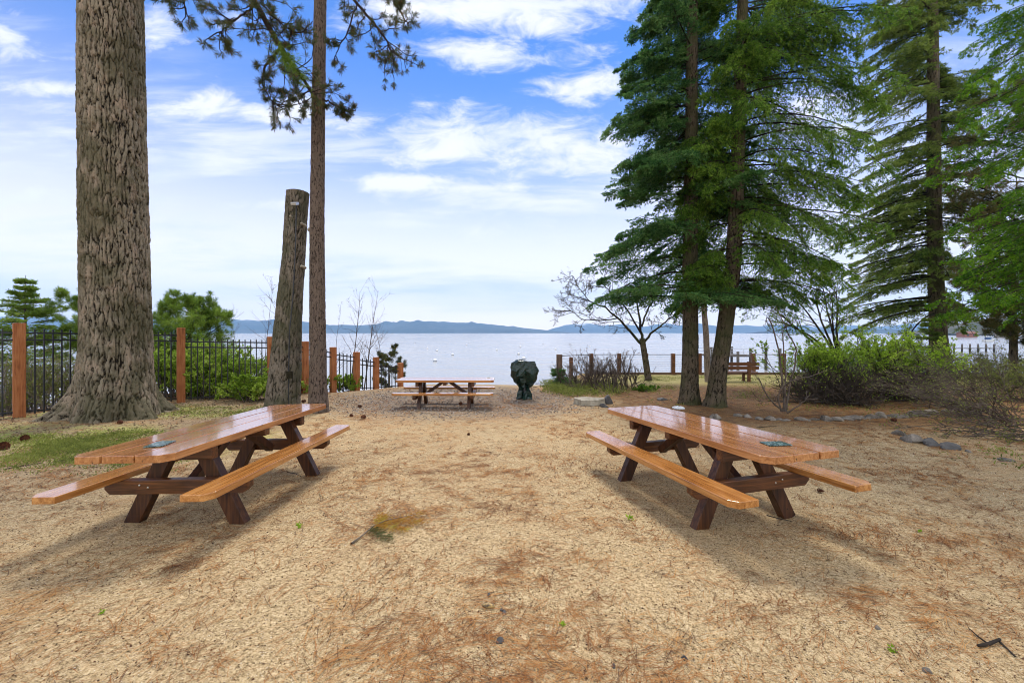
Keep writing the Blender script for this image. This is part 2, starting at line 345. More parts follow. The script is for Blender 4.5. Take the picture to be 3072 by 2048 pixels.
def _ground(b):
    co_=coord((1,1,1)); s=N.new('ShaderNodeSeparateXYZ'); L.new(co_,s.inputs[0]); x,y,z=s.outputs
    fine=noise(co_,110,4,.85); fine2=noise(co_,38,4,.7); med=noise(co_,5.5,6,.68,.5); big=noise(co_,.75,5,.6,.4)
    sand=ramp(mth('ADD',mth('MULTIPLY',fine,.62),mth('MULTIPLY',fine2,.38)),[(.39,(.035,.024,.012)),(.447,(.24,.165,.080)),(.52,(.43,.318,.168)),(.66,(.70,.56,.35))])
    # needle litter streaks
    st=noise(coord((22,5,5),rot=(0,0,.5)),1.6,5,.7,2.2); st2=noise(coord((5,24,5),rot=(0,0,.35)),1.6,5,.7,2.0)
    lit=mth('MAXIMUM',mrange(st,.53,.66),mrange(st2,.55,.68))
    litcol=ramp(fine2,[(.35,(.13,.055,.02)),(.5,(.33,.165,.06)),(.66,(.50,.31,.14))])
    far=mrange(y,3.2,9.5); right=mrange(x,2.0,8.0)
    amt=mth('ADD',mth('MULTIPLY',mrange(mth('ADD',mth('MULTIPLY',med,.55),mth('MULTIPLY',big,.55)),.42,.66),.95),mth('ADD',mth('MULTIPLY',far,.25),mth('MULTIPLY',right,.22)))
    c=mixc(mth('MULTIPLY',mth('MULTIPLY',lit,amt),.55),sand,litcol)
    amt2=mth('MULTIPLY',mrange(mth('ADD',mth('ADD',mth('MULTIPLY',med,.45),mth('MULTIPLY',big,.3)),mth('MULTIPLY',fine2,.3)),.50,.60),mth('ADD',mth('MULTIPLY',far,.50),.10))
    c=mixc(amt2,c,litcol)
    # right area behind the stone border: rusty litter and olive scrub floor
    rr=mth('MULTIPLY',mrange(x,2.2,4.0),mrange(y,7.2,9.2))
    lit2=ramp(mth('ADD',mth('MULTIPLY',med,.5),mth('MULTIPLY',fine2,.5)),[(.38,(.025,.014,.008)),(.47,(.115,.058,.025)),(.55,(.21,.115,.047)),(.62,(.16,.14,.045)),(.7,(.34,.25,.12))])
    c=mixc(mth('MULTIPLY',rr,.92),c,lit2)
    lawn=mth('MULTIPLY',mrange(x,3.0,5.0),mrange(y,15.5,18))
    c=mixc(mth('MULTIPLY',lawn,.9),c,ramp(fine2,[(.38,(.17,.16,.05)),(.62,(.42,.36,.14))]))
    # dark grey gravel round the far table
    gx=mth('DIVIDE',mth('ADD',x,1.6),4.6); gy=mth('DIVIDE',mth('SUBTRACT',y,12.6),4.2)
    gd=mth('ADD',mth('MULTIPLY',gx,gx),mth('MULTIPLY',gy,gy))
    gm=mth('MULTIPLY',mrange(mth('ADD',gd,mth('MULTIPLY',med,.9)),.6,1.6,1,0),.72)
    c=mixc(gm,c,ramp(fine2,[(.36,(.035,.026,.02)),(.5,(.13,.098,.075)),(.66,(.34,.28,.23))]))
    # left: mulch + moss/grass band
    lf=mrange(x,-4.2,-6.2); mulch=ramp(mth('ADD',mth('MULTIPLY',fine2,.6),mth('MULTIPLY',med,.4)),[(.34,(.07,.05,.03)),(.48,(.19,.135,.08)),(.62,(.34,.27,.17))])
    c=mixc(mth('MULTIPLY',mth('MULTIPLY',lf,mrange(y,3.0,6.0)),.72),c,mulch)
    sy=mth('ADD',y,mth('MULTIPLY',mth('ADD',x,6.5),.10))
    gb=mth('MULTIPLY',mrange(sy,5.6,6.6),mrange(sy,8.4,7.1)); gb=mth('MULTIPLY',gb,mrange(x,-3.6,-5.2))
    gb2=mth('MULTIPLY',mth('MULTIPLY',mrange(y,8.6,9.4),mrange(y,11.4,10.4)),mrange(x,-4.6,-5.6))
    gb=mth('MULTIPLY',mth('MAXIMUM',gb,mth('MULTIPLY',gb2,.8)),mrange(mth('ADD',mth('MULTIPLY',med,.6),mth('MULTIPLY',big,.45)),.42,.60))
    c=mixc(mth('MULTIPLY',gb,.8),c,ramp(fine2,[(.36,(.11,.16,.02)),(.6,(.34,.42,.07))]))
    setb(b,c,.9,.15)
    bump(b,mth('ADD',mth('ADD',mth('MULTIPLY',fine,.35),mth('MULTIPLY',fine2,.6)),mth('MULTIPLY',med,1.6)),.5,.025)
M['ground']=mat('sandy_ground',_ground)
def _water(b):
    v=coord((1,1,1)); 
    a=noise(coord((.9,2.6,1)),1.1,4,.6,.4); c=noise(coord((.03,.16,1)),1.0,4,.6,.3)
    setb(b,ramp(c,[(.4,(.24,.24,.225)),(.65,(.31,.305,.28))]),mrange(c,.4,.65,.10,.22),.5); b.inputs['IOR'].default_value=1.33
    bump(b,a,.12,.12)
M['water']=mat('lake_water',_water)
def _hill(b):
    n=noise(coord((1,1,1)),.0026,8,.62); s=N.new('ShaderNodeSeparateXYZ'); L.new(coord(),s.inputs[0])
    c=ramp(n,[(.38,(.02,.035,.03)),(.62,(.055,.06,.05))])
    sn=mth('ADD',mth('DIVIDE',s.outputs[2],400.),mth('MULTIPLY',mth('SUBTRACT',n,.5),1.0))
    c=mixc(mrange(sn,.46,.72),c,(.75,.76,.78)); setb(b,c,.95,.1)
M['hill']=mat('far_hills',_hill)
def _hill2(b):
    n=noise(coord((1,1,1)),.004,7,.62); c=ramp(n,[(.35,(.05,.055,.03)),(.65,(.14,.12,.08))]); setb(b,c,.95,.1)
M['hill2']=mat('near_hill',_hill2)

# ================================================================== ground, water, hills, haze
def gridmesh(xs,ys,zf):
    Xg,Yg=np.meshgrid(xs,ys); Zg=zf(Xg,Yg); V=np.stack([Xg,Yg,Zg],-1).reshape(-1,3)
    nx,ny=len(xs),len(ys); i=np.arange(nx-1)[None]+np.arange(ny-1)[:,None]*nx
    return V,np.stack([i,i+1,i+nx+1,i+nx],-1).reshape(-1,4)
xs=np.concatenate([np.linspace(-90,-16,60),np.linspace(-15.8,16,420),np.linspace(16.3,110,90)])
ys=np.concatenate([np.linspace(-25,1,40),np.linspace(1.05,12,300),np.linspace(12.1,34,160),np.linspace(35,75,20)])
def gz(x,y):
    z=ground(x,y)
    z=z+.012*(fbm(x*6,y*6,11)-.5)
    for tx_,ty_,r_ in ((-3.0,4.4,.9),(2.05,4.45,.9)): z=z-.03*np.exp(-((x-tx_)**2+(y-ty_)**2)/(r_*r_*1.5))*sst(.9,.2,0*x)
    return z
mb=MB(); V,f=gridmesh(xs,ys,gz); mb.add(V,f)
g_=mb.build('ground',M['ground']); tag(g_,kind='structure')
mb=MB(); mb.add([(-30000,8,WATER-1.75),(30000,8,WATER-1.75),(30000,30000,WATER-1.75),(-30000,30000,WATER-1.75)],[[0,1,2,3]])
tag(mb.build('lake_bed',M['rockd']),kind='structure')
mb=MB(); mb.add([(-30000,14,WATER),(30000,14,WATER),(30000,30000,WATER),(-30000,30000,WATER)],[[0,1,2,3]])
tag(mb.build('lake_water',M['water']),kind='structure')
def ridge(name,Yd,pts,depth=2600,seed=1,mt='hill',rough=.12,foot=None):
    pts=sorted(pts); px=np.array([p[0] for p in pts],float); py=np.array([p[1] for p in pts],float)
    n=420; P=np.linspace(px[0],px[-1],n); H=(HOR-np.interp(P,px,py))/F*Yd+CAMZ-WATER
    Xc=(P-1536)/F*Yd; rows=13; T=np.linspace(-1,1,rows)
    V=[]
    for r,t in enumerate(T):
        k=(1-abs(t))**.85
        nz=fbm(Xc/(depth*.16)+seed*7,np.full(n,t*4+seed),seed,5)-.5
        h=H*k*(1+ (nz*1.3 if abs(t)>.01 else fbm(P/14.,P*0,seed,4)*rough-rough*.5))
        yy=Yd+t*depth*(1+.25*(vn(Xc/depth*3,np.full(n,r*.5),seed)-.5)) if abs(t)>.99 else Yd+t*depth
        V.append(np.stack([Xc*(1+0*t),yy+0*Xc,WATER-2+np.maximum(h,0)+ (0 if abs(t)<.99 else -3)],-1))
    V=np.stack(V); i=np.arange(n-1)[None]+np.arange(rows-1)[:,None]*n
    mb=MB(); mb.add(V,np.stack([i,i+1,i+n+1,i+n],-1).reshape(-1,4)); o=mb.build(name,M[mt]); tag(o,kind='structure'); return o
def dp(l): return [(a*1.3061,b*1.3061) for a,b in l]
ridge('far_hills',8300,dp([(1400,760),(1460,757),(1500,751),(1560,748),(1600,742),(1650,749),(1710,746),(1760,750),(1810,744),(1860,752),(1930,748),(2010,752),(2110,742),(2200,748),(2350,738),(2500,740),(2700,745)]),1200,3)
ridge('snowy_peaks',8800,dp([(1260,757),(1300,746),(1345,742),(1390,748),(1430,744),(1480,750),(1530,741),(1570,752)]),1000,8)
ridge('hills',6700,dp([(-500,700),(-200,722),(60,716),(110,722),(150,735),(330,742),(440,730),(520,733),(600,736),(700,738),(770,748),(800,746),(830,747),(860,744),(890,739),(915,743),(950,739),(985,737),(1030,739),(1080,741),(1130,745),(1200,752),(1270,760),(1300,763)]),1400,5)
ridge('forested_point',4000,dp([(1740,763),(1765,759),(1830,757),(1900,757),(2000,756),(2100,757),(2200,758),(2300,756)]),300,9,'hill')
o=ridge('shore_hill',900,dp([(2180,764),(2230,757),(2270,740),(2310,726),(2352,715),(2500,690),(2800,650)]),260,12,'hill2')
hz=MB(); box(hz,(0,2500,520),(27000,15200,1060)); 
def _haze(b):
    out=N['Material Output']; N.remove(b); v=N.new('ShaderNodeVolumePrincipled')
    v.inputs['Color'].default_value=(.36,.62,1.0,1); v.inputs['Density'].default_value=.00009; v.inputs['Anisotropy'].default_value=.0
    L.new(v.outputs[0],out.inputs['Volume'])
M['haze']=mat('haze_air',_haze)
ho=hz.build('haze',M['haze'],smooth=False); tag(ho,kind='stuff')

# ================================================================== picnic tables
def plank(mb,u0,u1,v0,v1,z0,z1,c00=0,c01=0,c10=0,c11=0):
    # clipped corners: c00=(u0,v0), c01=(u0,v1), c10=(u1,v0), c11=(u1,v1)
    p=[]
    p+= [(u0+c00,v0),] if c00 else [(u0,v0)]
    p+= [(u1-c10,v0),(u1,v0+c10*.8)] if c10 else [(u1,v0)]
    p+= [(u1,v1-c11*.8),(u1-c11,v1)] if c11 else [(u1,v1)]
    p+= [(u0+c01,v1),(u0,v1-c01*.8)] if c01 else [(u0,v1)]
    if c00: p+=[(u0,v0+c00*.8)]
    prism(mb,p,z0,z1); return mb
def picnic_table(x,y,z,th,au,av,label):
    t=empty('picnic_table'); s,c=math.sin(th),math.cos(th)
    U=Vector((s,-c,au)).normalized(); Vv=Vector((c,s,av)); Vv=(Vv-U*Vv.dot(U)).normalized(); Zv=U.cross(Vv)
    Mx=Matrix((U,Vv,Zv)).transposed().to_4x4(); Mx.translation=Vector((x,y,z)); t.matrix_world=Mx
    tag(t,label,'picnic table','wooden picnic tables'); 
    l=1.332; w_=.399; g=.014; bw=2*w_/3; zt=.78; th_=.06; ck=.075
    for k in range(3):
        a=-w_+k*bw+g/2; b=a+bw-g; off=[.004,-.003,.0][k]
        o=plank(MB(),-l+off,l+off,a,b,zt-th_,zt-[0,.0015,0][k],ck if k==0 else 0,ck if k==2 else 0,ck if k==0 else 0,ck if k==2 else 0).build('tabletop_board',M['top'],t,False); bevel(o,.0035)
    for sg in(-1,1):
        a,b=sorted((sg*.489,sg*.722)); cc=.065
        kw=dict(c00=cc,c10=cc) if sg<0 else dict(c01=cc,c11=cc)
        o=plank(MB(),-l,l,a,b,.472-.055,.472,**kw).build('seat',M['seat'],t,False); bevel(o,.004)
    fu=.67; sth=.085
    for su in(-1,1):
        for sv in(-1,1):
            mb=MB(); a=np.array([su*fu,sv*.13,.722]); b=np.array([su*fu,sv*.515,-.05])
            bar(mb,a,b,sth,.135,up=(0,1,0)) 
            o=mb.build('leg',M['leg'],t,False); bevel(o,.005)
        ub=su*(fu+.085)
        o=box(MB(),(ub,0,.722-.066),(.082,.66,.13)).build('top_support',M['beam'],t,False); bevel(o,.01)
        # seat support with clipped lower corners
        mb=MB(); pl=[(-.66,.415),(-.66,.335),(-.61,.288),(.61,.288),(.66,.335),(.66,.415)]
        n=6; VV=[(ub-.041,a,b) for a,b in pl]+[(ub+.041,a,b) for a,b in pl]
        mb.add(VV,[[i,(i+1)%n,n+(i+1)%n,n+i] for i in range(n)]); mb.f.append(np.array([[5,4,3,2,1,0]])); mb.m.append(np.array([0])); mb.f.append(np.array([[6,7,8,9,10,11]])); mb.m.append(np.array([0]))
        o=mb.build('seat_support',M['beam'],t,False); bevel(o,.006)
        for sv in(-1,1):
            for k_,(vv,zz) in enumerate(((sv*.255,.35),(sv*.335,.372),(sv*.17,.66))):
                mb=MB(); ps=np.array([[ub+su*.038,vv,zz],[ub+su*.046,vv,zz]]); tubes(mb,ps,np.array([.011,.008]),8,0,True); mb.build('bolt',M['metal'],t)
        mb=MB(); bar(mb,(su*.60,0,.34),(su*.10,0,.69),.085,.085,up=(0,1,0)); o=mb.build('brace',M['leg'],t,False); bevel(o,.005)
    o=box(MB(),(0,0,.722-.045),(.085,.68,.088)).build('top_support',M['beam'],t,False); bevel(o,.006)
    return t,Mx
t1,M1=picnic_table(-3.035,4.417,0,-.012,.026,.02,'long glossy orange picnic table at left, in front of the thick pine trunk')
t2,M2=picnic_table(2.046,4.465,-.024,.252,.037,.010,'long glossy orange picnic table at right, in front of the two dark firs')
t3,M3=picnic_table(-1.83,11.187,-.291,1.571,.0,.005,'distant picnic table seen side on before the lake, beside the covered grill')
def plaque(Mx,u,v,rz,label,ln=.20,wd=.14):
    o=prism(MB(),[(-ln/2,-wd/2),(ln/2,-wd/2),(ln/2,wd/2),(-ln/2,wd/2)],0,.009).build('tile',M['plaque'],None,False)
    o.matrix_world=Mx@Matrix.Translation((u,v,.7805))@Matrix.Rotation(rz,4,'Z'); bevel(o,.003); tag(o,label,'tile','dark green tiles on the picnic tables')
plaque(M1,.98,.02,.25,'flat dark green tile lying near the front end of the left picnic table')
plaque(M2,1.02,.03,1.35,'flat green tile lying near the front end of the right picnic table')
plaque(M3,1.16,.28,.2,'small dark tile on the right end of the distant picnic table',.1,.1)

# ================================================================== covered grill
def lathe_pts(mb,prof,sides=48,fn=None,m=0):
    a=np.arange(sides)*2*PI/sides; V=[]
    for r,z in prof: V.append(np.stack([r*np.cos(a),r*np.sin(a),np.full(sides,z)],-1))
    V=np.stack(V)
    if fn: V=fn(V,a)
    k=len(prof); i=np.arange(k-1)[:,None]*sides; q=np.arange(sides)[None]; q2=(q+1)%sides
    b=mb.n; mb.add(V,np.stack([i+q,i+q2,i+sides+q2,i+sides+q],-1).reshape(-1,4),m)
    mb.f.append(np.arange(sides)[None][:,::-1]+b); mb.m.append(np.array([m])); mb.f.append(np.arange(sides)[None]+b+(k-1)*sides); mb.m.append(np.array([m]))
bb=GP(1573,12.6); gr=empty('covered_grill',tuple(bb)); tag(gr,'pedestal grill wrapped in a shiny dark green cover, by the far table','grill')
def cov(V,a):
    z=V[...,2]; r=np.linalg.norm(V[...,:2],axis=-1)
    sq=1/np.maximum(np.abs(np.cos(a)),np.abs(np.sin(a)))**.8
    k=sst(.42,.62,z); V[...,0]*=1.0+k*(sq-1)*.8; V[...,1]*=(1.0+k*(sq-1)*.8)*.72
    fold=.022*np.sin(a*7+z*4)*sst(1.12,.8,z)+.018*np.sin(a*13-z*9)*sst(1.1,.5,z)+.03*(vn(np.cos(a)*3+9+0*z,z*5+np.sin(a)*3)-.5)
    fold=fold*(1.2+1.4*sst(.75,.4,z)); V[...,0]+=fold*np.cos(a); V[...,1]+=fold*np.sin(a); V+=(np.stack([h2(np.round(V[...,0]*40),np.round(V[...,2]*40),q_)for q_ in(1,2,3)],-1)-.5)*.075; V[...,2]+=.03*(vn(V[...,0]*5,V[...,1]*5,3)-.5)*sst(.5,.9,z)+.035*np.sin(a+1.2)*sst(1.0,1.14,z)*-1
    return V
mb=MB(); lathe_pts(mb,[(.22,.0),(.205,.05),(.16,.14),(.12,.25),(.105,.33),(.13,.40),(.20,.47),(.27,.55),(.33,.64),(.385,.76),(.41,.88),(.415,.98),(.39,1.08),(.35,1.16),(.31,1.195),(.15,1.21),(.03,1.212)],26,cov); c1=mb.build('cover',M['cover'],gr,False)
mb=MB(); tubes(mb,np.array([[0,0,-.1],[0,0,.5]]),np.array([.06,.06]),10,0,True); mb.build('pedestal',M['black'],gr)

# ================================================================== fences
def fence_posts(pts,tops,wd,root,m,rot=None,name='post'):
    for i,(p,tz_) in enumerate(zip(pts,tops)):
        mb=MB(); a=rot[i] if rot is not None else 0
        ca,sa=math.cos(a),math.sin(a); Mr=[[ca,-sa,0],[sa,ca,0],[0,0,1]]
        z0=float(ground(p[0],p[1]))-.2
        box(mb,(p[0],p[1],(z0+tz_)/2),(wd,wd,tz_-z0),0,Mr); bevel(mb.build(name,m,root,False),.012)
def picket_panel(a,b,za,zb,ga,gb,root,step=.14):
    a=np.array(a,float);b=np.array(b,float); d=b-a; l=np.linalg.norm(d); n=int(l/step); mb=MB(); dd=d/l; ang=math.atan2(dd[1],dd[0])
    ca,sa=math.cos(ang),math.sin(ang); Mr=np.array([[ca,-sa,0],[sa,ca,0],[0,0,1]])
    for k in range(1,n):
        t=k/n; p=a+d*t; zt=za+(zb-za)*t; z0=ga+(gb-ga)*t
        box(mb,(p[0],p[1],(zt+z0)/2),(.026,.026,zt-z0),0,Mr)
    for o1 in (-.09,-.25): bar(mb,(a[0],a[1],za+o1),(b[0],b[1],zb+o1),.034,.038)
    bar(mb,(a[0],a[1],ga+.07),(b[0],b[1],gb+.07),.03,.03)
    mb.build('picket_panel',M['black'],root,False)
lf=empty('picket_fence',(0,0,0)); tag(lf,'black metal picket fence with square orange wooden posts running down to the lake','fence')
FP=[(-14.3,4.3),(-12.9,6.7),(-11.15,9.05),(-9.6,11.6),(-7.6,12.6),(-7.04,13.6),(-6.44,14.4),(-5.87,15.1),(-5.37,15.8),(-4.63,16.6)]
FT=[2.12,2.06,CAMZ+29/F*9.05,CAMZ+15/F*11.6,CAMZ-11.5/F*12.6,CAMZ-26/F*13.6,CAMZ-43/F*14.4,CAMZ-57.7/F*15.1,CAMZ-73.4/F*15.8,CAMZ-89.8/F*16.6]
rots=[math.atan2(FP[min(i+1,9)][1]-FP[max(i-1,0)][1],FP[min(i+1,9)][0]-FP[max(i-1,0)][0]) for i in range(10)]
fence_posts(FP,FT,.185,lf,M['post'],rots)
for i in range(9):
    a,b=FP[i],FP[i+1]; low=(FT[i],FT[i+1]); dz1=-.13 if i<3 else -.26
    ga=float(ground(*a))+.05; gb=float(ground(*b))+.05
    e=.09; v=np.array(b)-np.array(a); v=v/np.linalg.norm(v)*e
    tz_=(min(low)-.0)
    za,zb=(FT[i]-.13,FT[i+1]-.13) if i<3 else (1.60,1.55) if i==3 else (FT[i+1]+.02,FT[i+1]-.10)
    picket_panel(np.array(a)+v,np.array(b)-v,za,zb,ga,gb,lf)
lf2=empty('picket_fence',(0,0,0)); tag(lf2,'lower black picket fence farther back, seen through the near pickets behind the left post','fence')
for (a,b,za) in (((-19,14.3),(-15.6,14.8),.62),((-15.6,14.8),(-12.2,15.3),.58)):
    ga=float(ground(*a)); gb=float(ground(*b)); picket_panel(a,b,za,za-.03,min(ga,-.8),min(gb,-.8),lf2,.13)
# right cable fence
rf=empty('cable_fence',(0,0,0)); tag(rf,'brown wooden post fence with thin cables along the lawn edge above the lake','fence')
YR=21.4
big_=G(1678,1160); big_=np.array([(1678-1536)/F*16.8,16.8,0])
RP=[(big_[0],big_[1])]+[((px-1536)/F*YR,YR) for px in (1774,1857,1938,2019,2098,2178,2259,2350,2445)]
RT=[CAMZ-65/F*16.8]+[CAMZ-62/F*YR]*9
fence_posts(RP[:1],RT[:1],.23,rf,M['greypost'])
fence_posts(RP[1:],RT[1:],.19,rf,M['benchwood'])
for i in range(9):
    a,b=RP[i],RP[i+1]; mb=MB()
    tubes(mb,np.array([[a[0],a[1],RT[i]-.06],[b[0],b[1],RT[i+1]-.06]]),np.array([.022,.022]),6); mb.build('top_rail',M['cable'],rf)
    mb=MB()
    for k in range(7):
        dz_=.2+.12*k; tubes(mb,np.array([[a[0],a[1],RT[i]-dz_],[b[0],b[1],RT[i+1]-dz_]]),np.array([.005,.005]),4)
    mb.build('cable',M['cable'],rf)
mb=MB(); bar(mb,(RP[1][0],YR,-.42),(RP[-1][0],YR,-.42),.1,.14); mb.build('kickboard',M['greypost'],rf,False)
pp=empty('wooden_post',((1713-1536)/F*19.5,19.5,0)); 
mb=MB(); box(mb,(0,0,-.4),(.17,.17,1.7)); o=mb.build('post',M['benchwood'],pp,False); pp.location.z=.0; tag(pp,'short brown post standing alone in the brush next to the thick corner post','post')
o.location.z=CAMZ-73/F*19.5-.45
# ================================================================== lake bench
bx,by=(2205-1536)/F*17.8,17.8; bz=float(ground(bx,by)); be=empty('park_bench',(bx,by,bz)); tag(be,'brown slatted wooden bench facing the lake, partly behind the leaning fir','bench')
for k,z_ in enumerate((.62,.80)): bevel(box(MB(),(0,-.02-.03*k,z_),(2.1,.045,.15)).build('backrest_slat',M['benchwood'],be,False),.008)
for k in range(3): bevel(box(MB(),(0,.1+.16*k,.42),(2.1,.13,.045)).build('seat_slat',M['benchwood'],be,False),.006)
for sx in(-.62,.62):
    mb=MB(); box(mb,(sx,.0,.36),(.11,.09,1.1)); mb.build('leg',M['benchwood'],be,False)
    mb=MB(); box(mb,(sx,.25,.37),(.08,.5,.06)); box(mb,(sx,.42,.15),(.09,.09,.5)); mb.build('seat_bracket',M['benchwood'],be,False)

# ================================================================== piers, buoys, far shore
def pier(name,loc,label,xs_,ztop,deck=None,rails=True):
    r=empty(name,loc); tag(r,label,'pier')
    for x_,y_,h_ in xs_:
        mb=MB(); tubes(mb,np.array([[x_,y_,-2.5],[x_,y_,h_]]),np.array([.2,.19]),10,0,True); mb.build('piling',M['pile'],r)
    if deck:
        x0,x1,y0,y1,z_=deck; mb=MB(); box(mb,((x0+x1)/2,(y0+y1)/2,z_),(x1-x0,y1-y0,.16)); mb.build('deck',M['pile'],r,False)
        if rails:
            mb=MB(); zs=z_+1.0
            for q in np.arange(x0,x1,2.4):
                for yy in (y0+.3,y1-.3): tubes(mb,np.array([[q,yy,z_],[q,yy,zs]]),np.array([.03,.03]),5)
            for zz in (zs,zs-.45):
                for yy in(y0+.3,y1-.3): tubes(mb,np.array([[x0,yy,zz],[x1,yy,zz]]),np.array([.025,.025]),5)
            mb.build('railing',M['steel'],r)
    return r
px0=(2140-1536)/F*58
pier('pier',(px0,58,WATER),'small dark wooden pier with pilings and thin rails beyond the lawn fence',
   [(-.3,0,3.2),(3.0,-1,2.6),(3.0,4,3.1),(5.4,0,3.05),(5.4,5,3.1),(7.0,-1,3.05),(9.0,-1,3.05)],0,(-.5,5.6,-.5,5,1.9))
def buoy(px,py,r,label):
    d=(CAMZ-WATER)*F/(py-HOR); b=empty('mooring_buoy',((px-1536)/F*d,d,WATER+r*.25)); tag(b,label,'buoy','white mooring buoys on the lake')
    mb=MB(); th_=np.linspace(-PI/2+.15,PI/2-.05,9); lathe_pts(mb,[(r*math.cos(q),r*math.sin(q)) for q in th_],18); mb.build('float',M['white'],b)
    mb=MB(); lathe_pts(mb,[(r*1.015,-r*.12),(r*1.015,r*.02)],18); mb.build('stripe',M['bluestripe'],b)
    mb=MB(); tubes(mb,np.array([[0,0,r*.9],[0,0,r*1.2]]),np.array([.03,.03]),6,0,True); mb.build('ring',M['metal'],b)
z4=lambda a,b:(a/2.94+1100,b/2.94+900)
BU=[(424,379,.32),(537,427,.33),(603,538,.40),(620,448,.33),(758,485,.36),(882,396,.3),(909,378,.3),(1148,443,.33),(1340,478,.34),(1360,376,.28),(1355,416,.34),(1385,520,.42),(1557,388,.3),(1666,436,.34),(1968,408,.3)]
ordn=['first','second','third','fourth','fifth','sixth','seventh','eighth','ninth','tenth','eleventh','twelfth','thirteenth','fourteenth','fifteenth','sixteenth','seventeenth','eighteenth','nineteenth','twentieth','twenty-first','twenty-second','twenty-third','twenty-fourth','twenty-fifth','twenty-sixth']
BU.sort(key=lambda q:q[0])
for i,(a,b,r) in enumerate(BU):
    p=z4(a,b); lab='round white mooring buoy on the lake, %s from the left'%ordn[i]
    if (a,b)==(603,538): lab='largest and nearest white mooring buoy, above the far picnic table'
    if (a,b)==(1385,520): lab='white mooring buoy showing just above the covered grill'
    buoy(p[0],p[1],r,lab)
pier('pier',((2862-1536)/F*110,110,WATER),'low distant pier with short pilings beyond the right shrubs',[(k*2.2,0,2.2) for k in range(6)],0,(-1,13,-1,1,1.0),False)
def hut(x,y,wd,h,label,wallc):
    r=empty('boathouse',(x,y,WATER)); tag(r,label,'building')
    box(MB(),(0,0,h/2+.5),(wd,8,h)).build('wall',wallc,r,False)
    mb=MB(); mb.add([(-wd/2-.5,-5,h+.5),(wd/2+.5,-5,h+.5),(wd/2+.5,5,h+.5),(-wd/2-.5,5,h+.5),(-wd/2-.5,0,h+2.8),(wd/2+.5,0,h+2.8)],[[0,1,5,4],[2,3,4,5]]); mb.f.append(np.array([[0,4,3],[1,2,5]])); mb.m.append(np.zeros(2,int))
    mb.build('roof',M['roof'],r,False)
    for k in(-.25,.25): box(MB(),(k*wd,-4.05,h*.55+.5),(wd*.18,.1,h*.4)).build('window',M['black'],r,False)
M['roof']=mat('roof_red',lambda b:setb(b,(.20,.09,.06),.8,.2)); M['wallp']=mat('wall_paint',lambda b:setb(b,(.35,.30,.25),.8,.2)); M['wallr']=mat('wall_red',lambda b:setb(b,(.3,.12,.08),.8,.2))
hut((2900-1536)/F*420,420,13,4,'low red roofed boathouse on the far right shore',M['wallr'])
hut((3020-1536)/F*430,430,15,4.5,'tan boathouse on the far right shore near the frame edge',M['wallp'])
boat=empty('motor_boat',((2966-1536)/F*240,240,WATER)); tag(boat,'small white and blue motor boat moored off the right shore','boat')
mb=MB(); mb.add([(-3.2,-1,1.3),(2.4,-1,1.2),(3.6,0,1.5),(2.4,1,1.2),(-3.2,1,1.3),(-3,-.7,-.2),(2,-.6,-.2),(2.8,0,-.1),(2,.6,-.2),(-3,.7,-.2)],[[0,1,6,5],[1,2,7,6],[2,3,8,7],[3,4,9,8],[4,0,5,9]]); mb.f.append(np.array([[0,4,3,2,1]])); mb.m.append(np.zeros(1,int)); mb.build('hull',M['white'],boat,False)
box(MB(),(-.4,0,1.95),(2.4,1.5,1.2)).build('cabin',M['bluestripe'],boat,False)

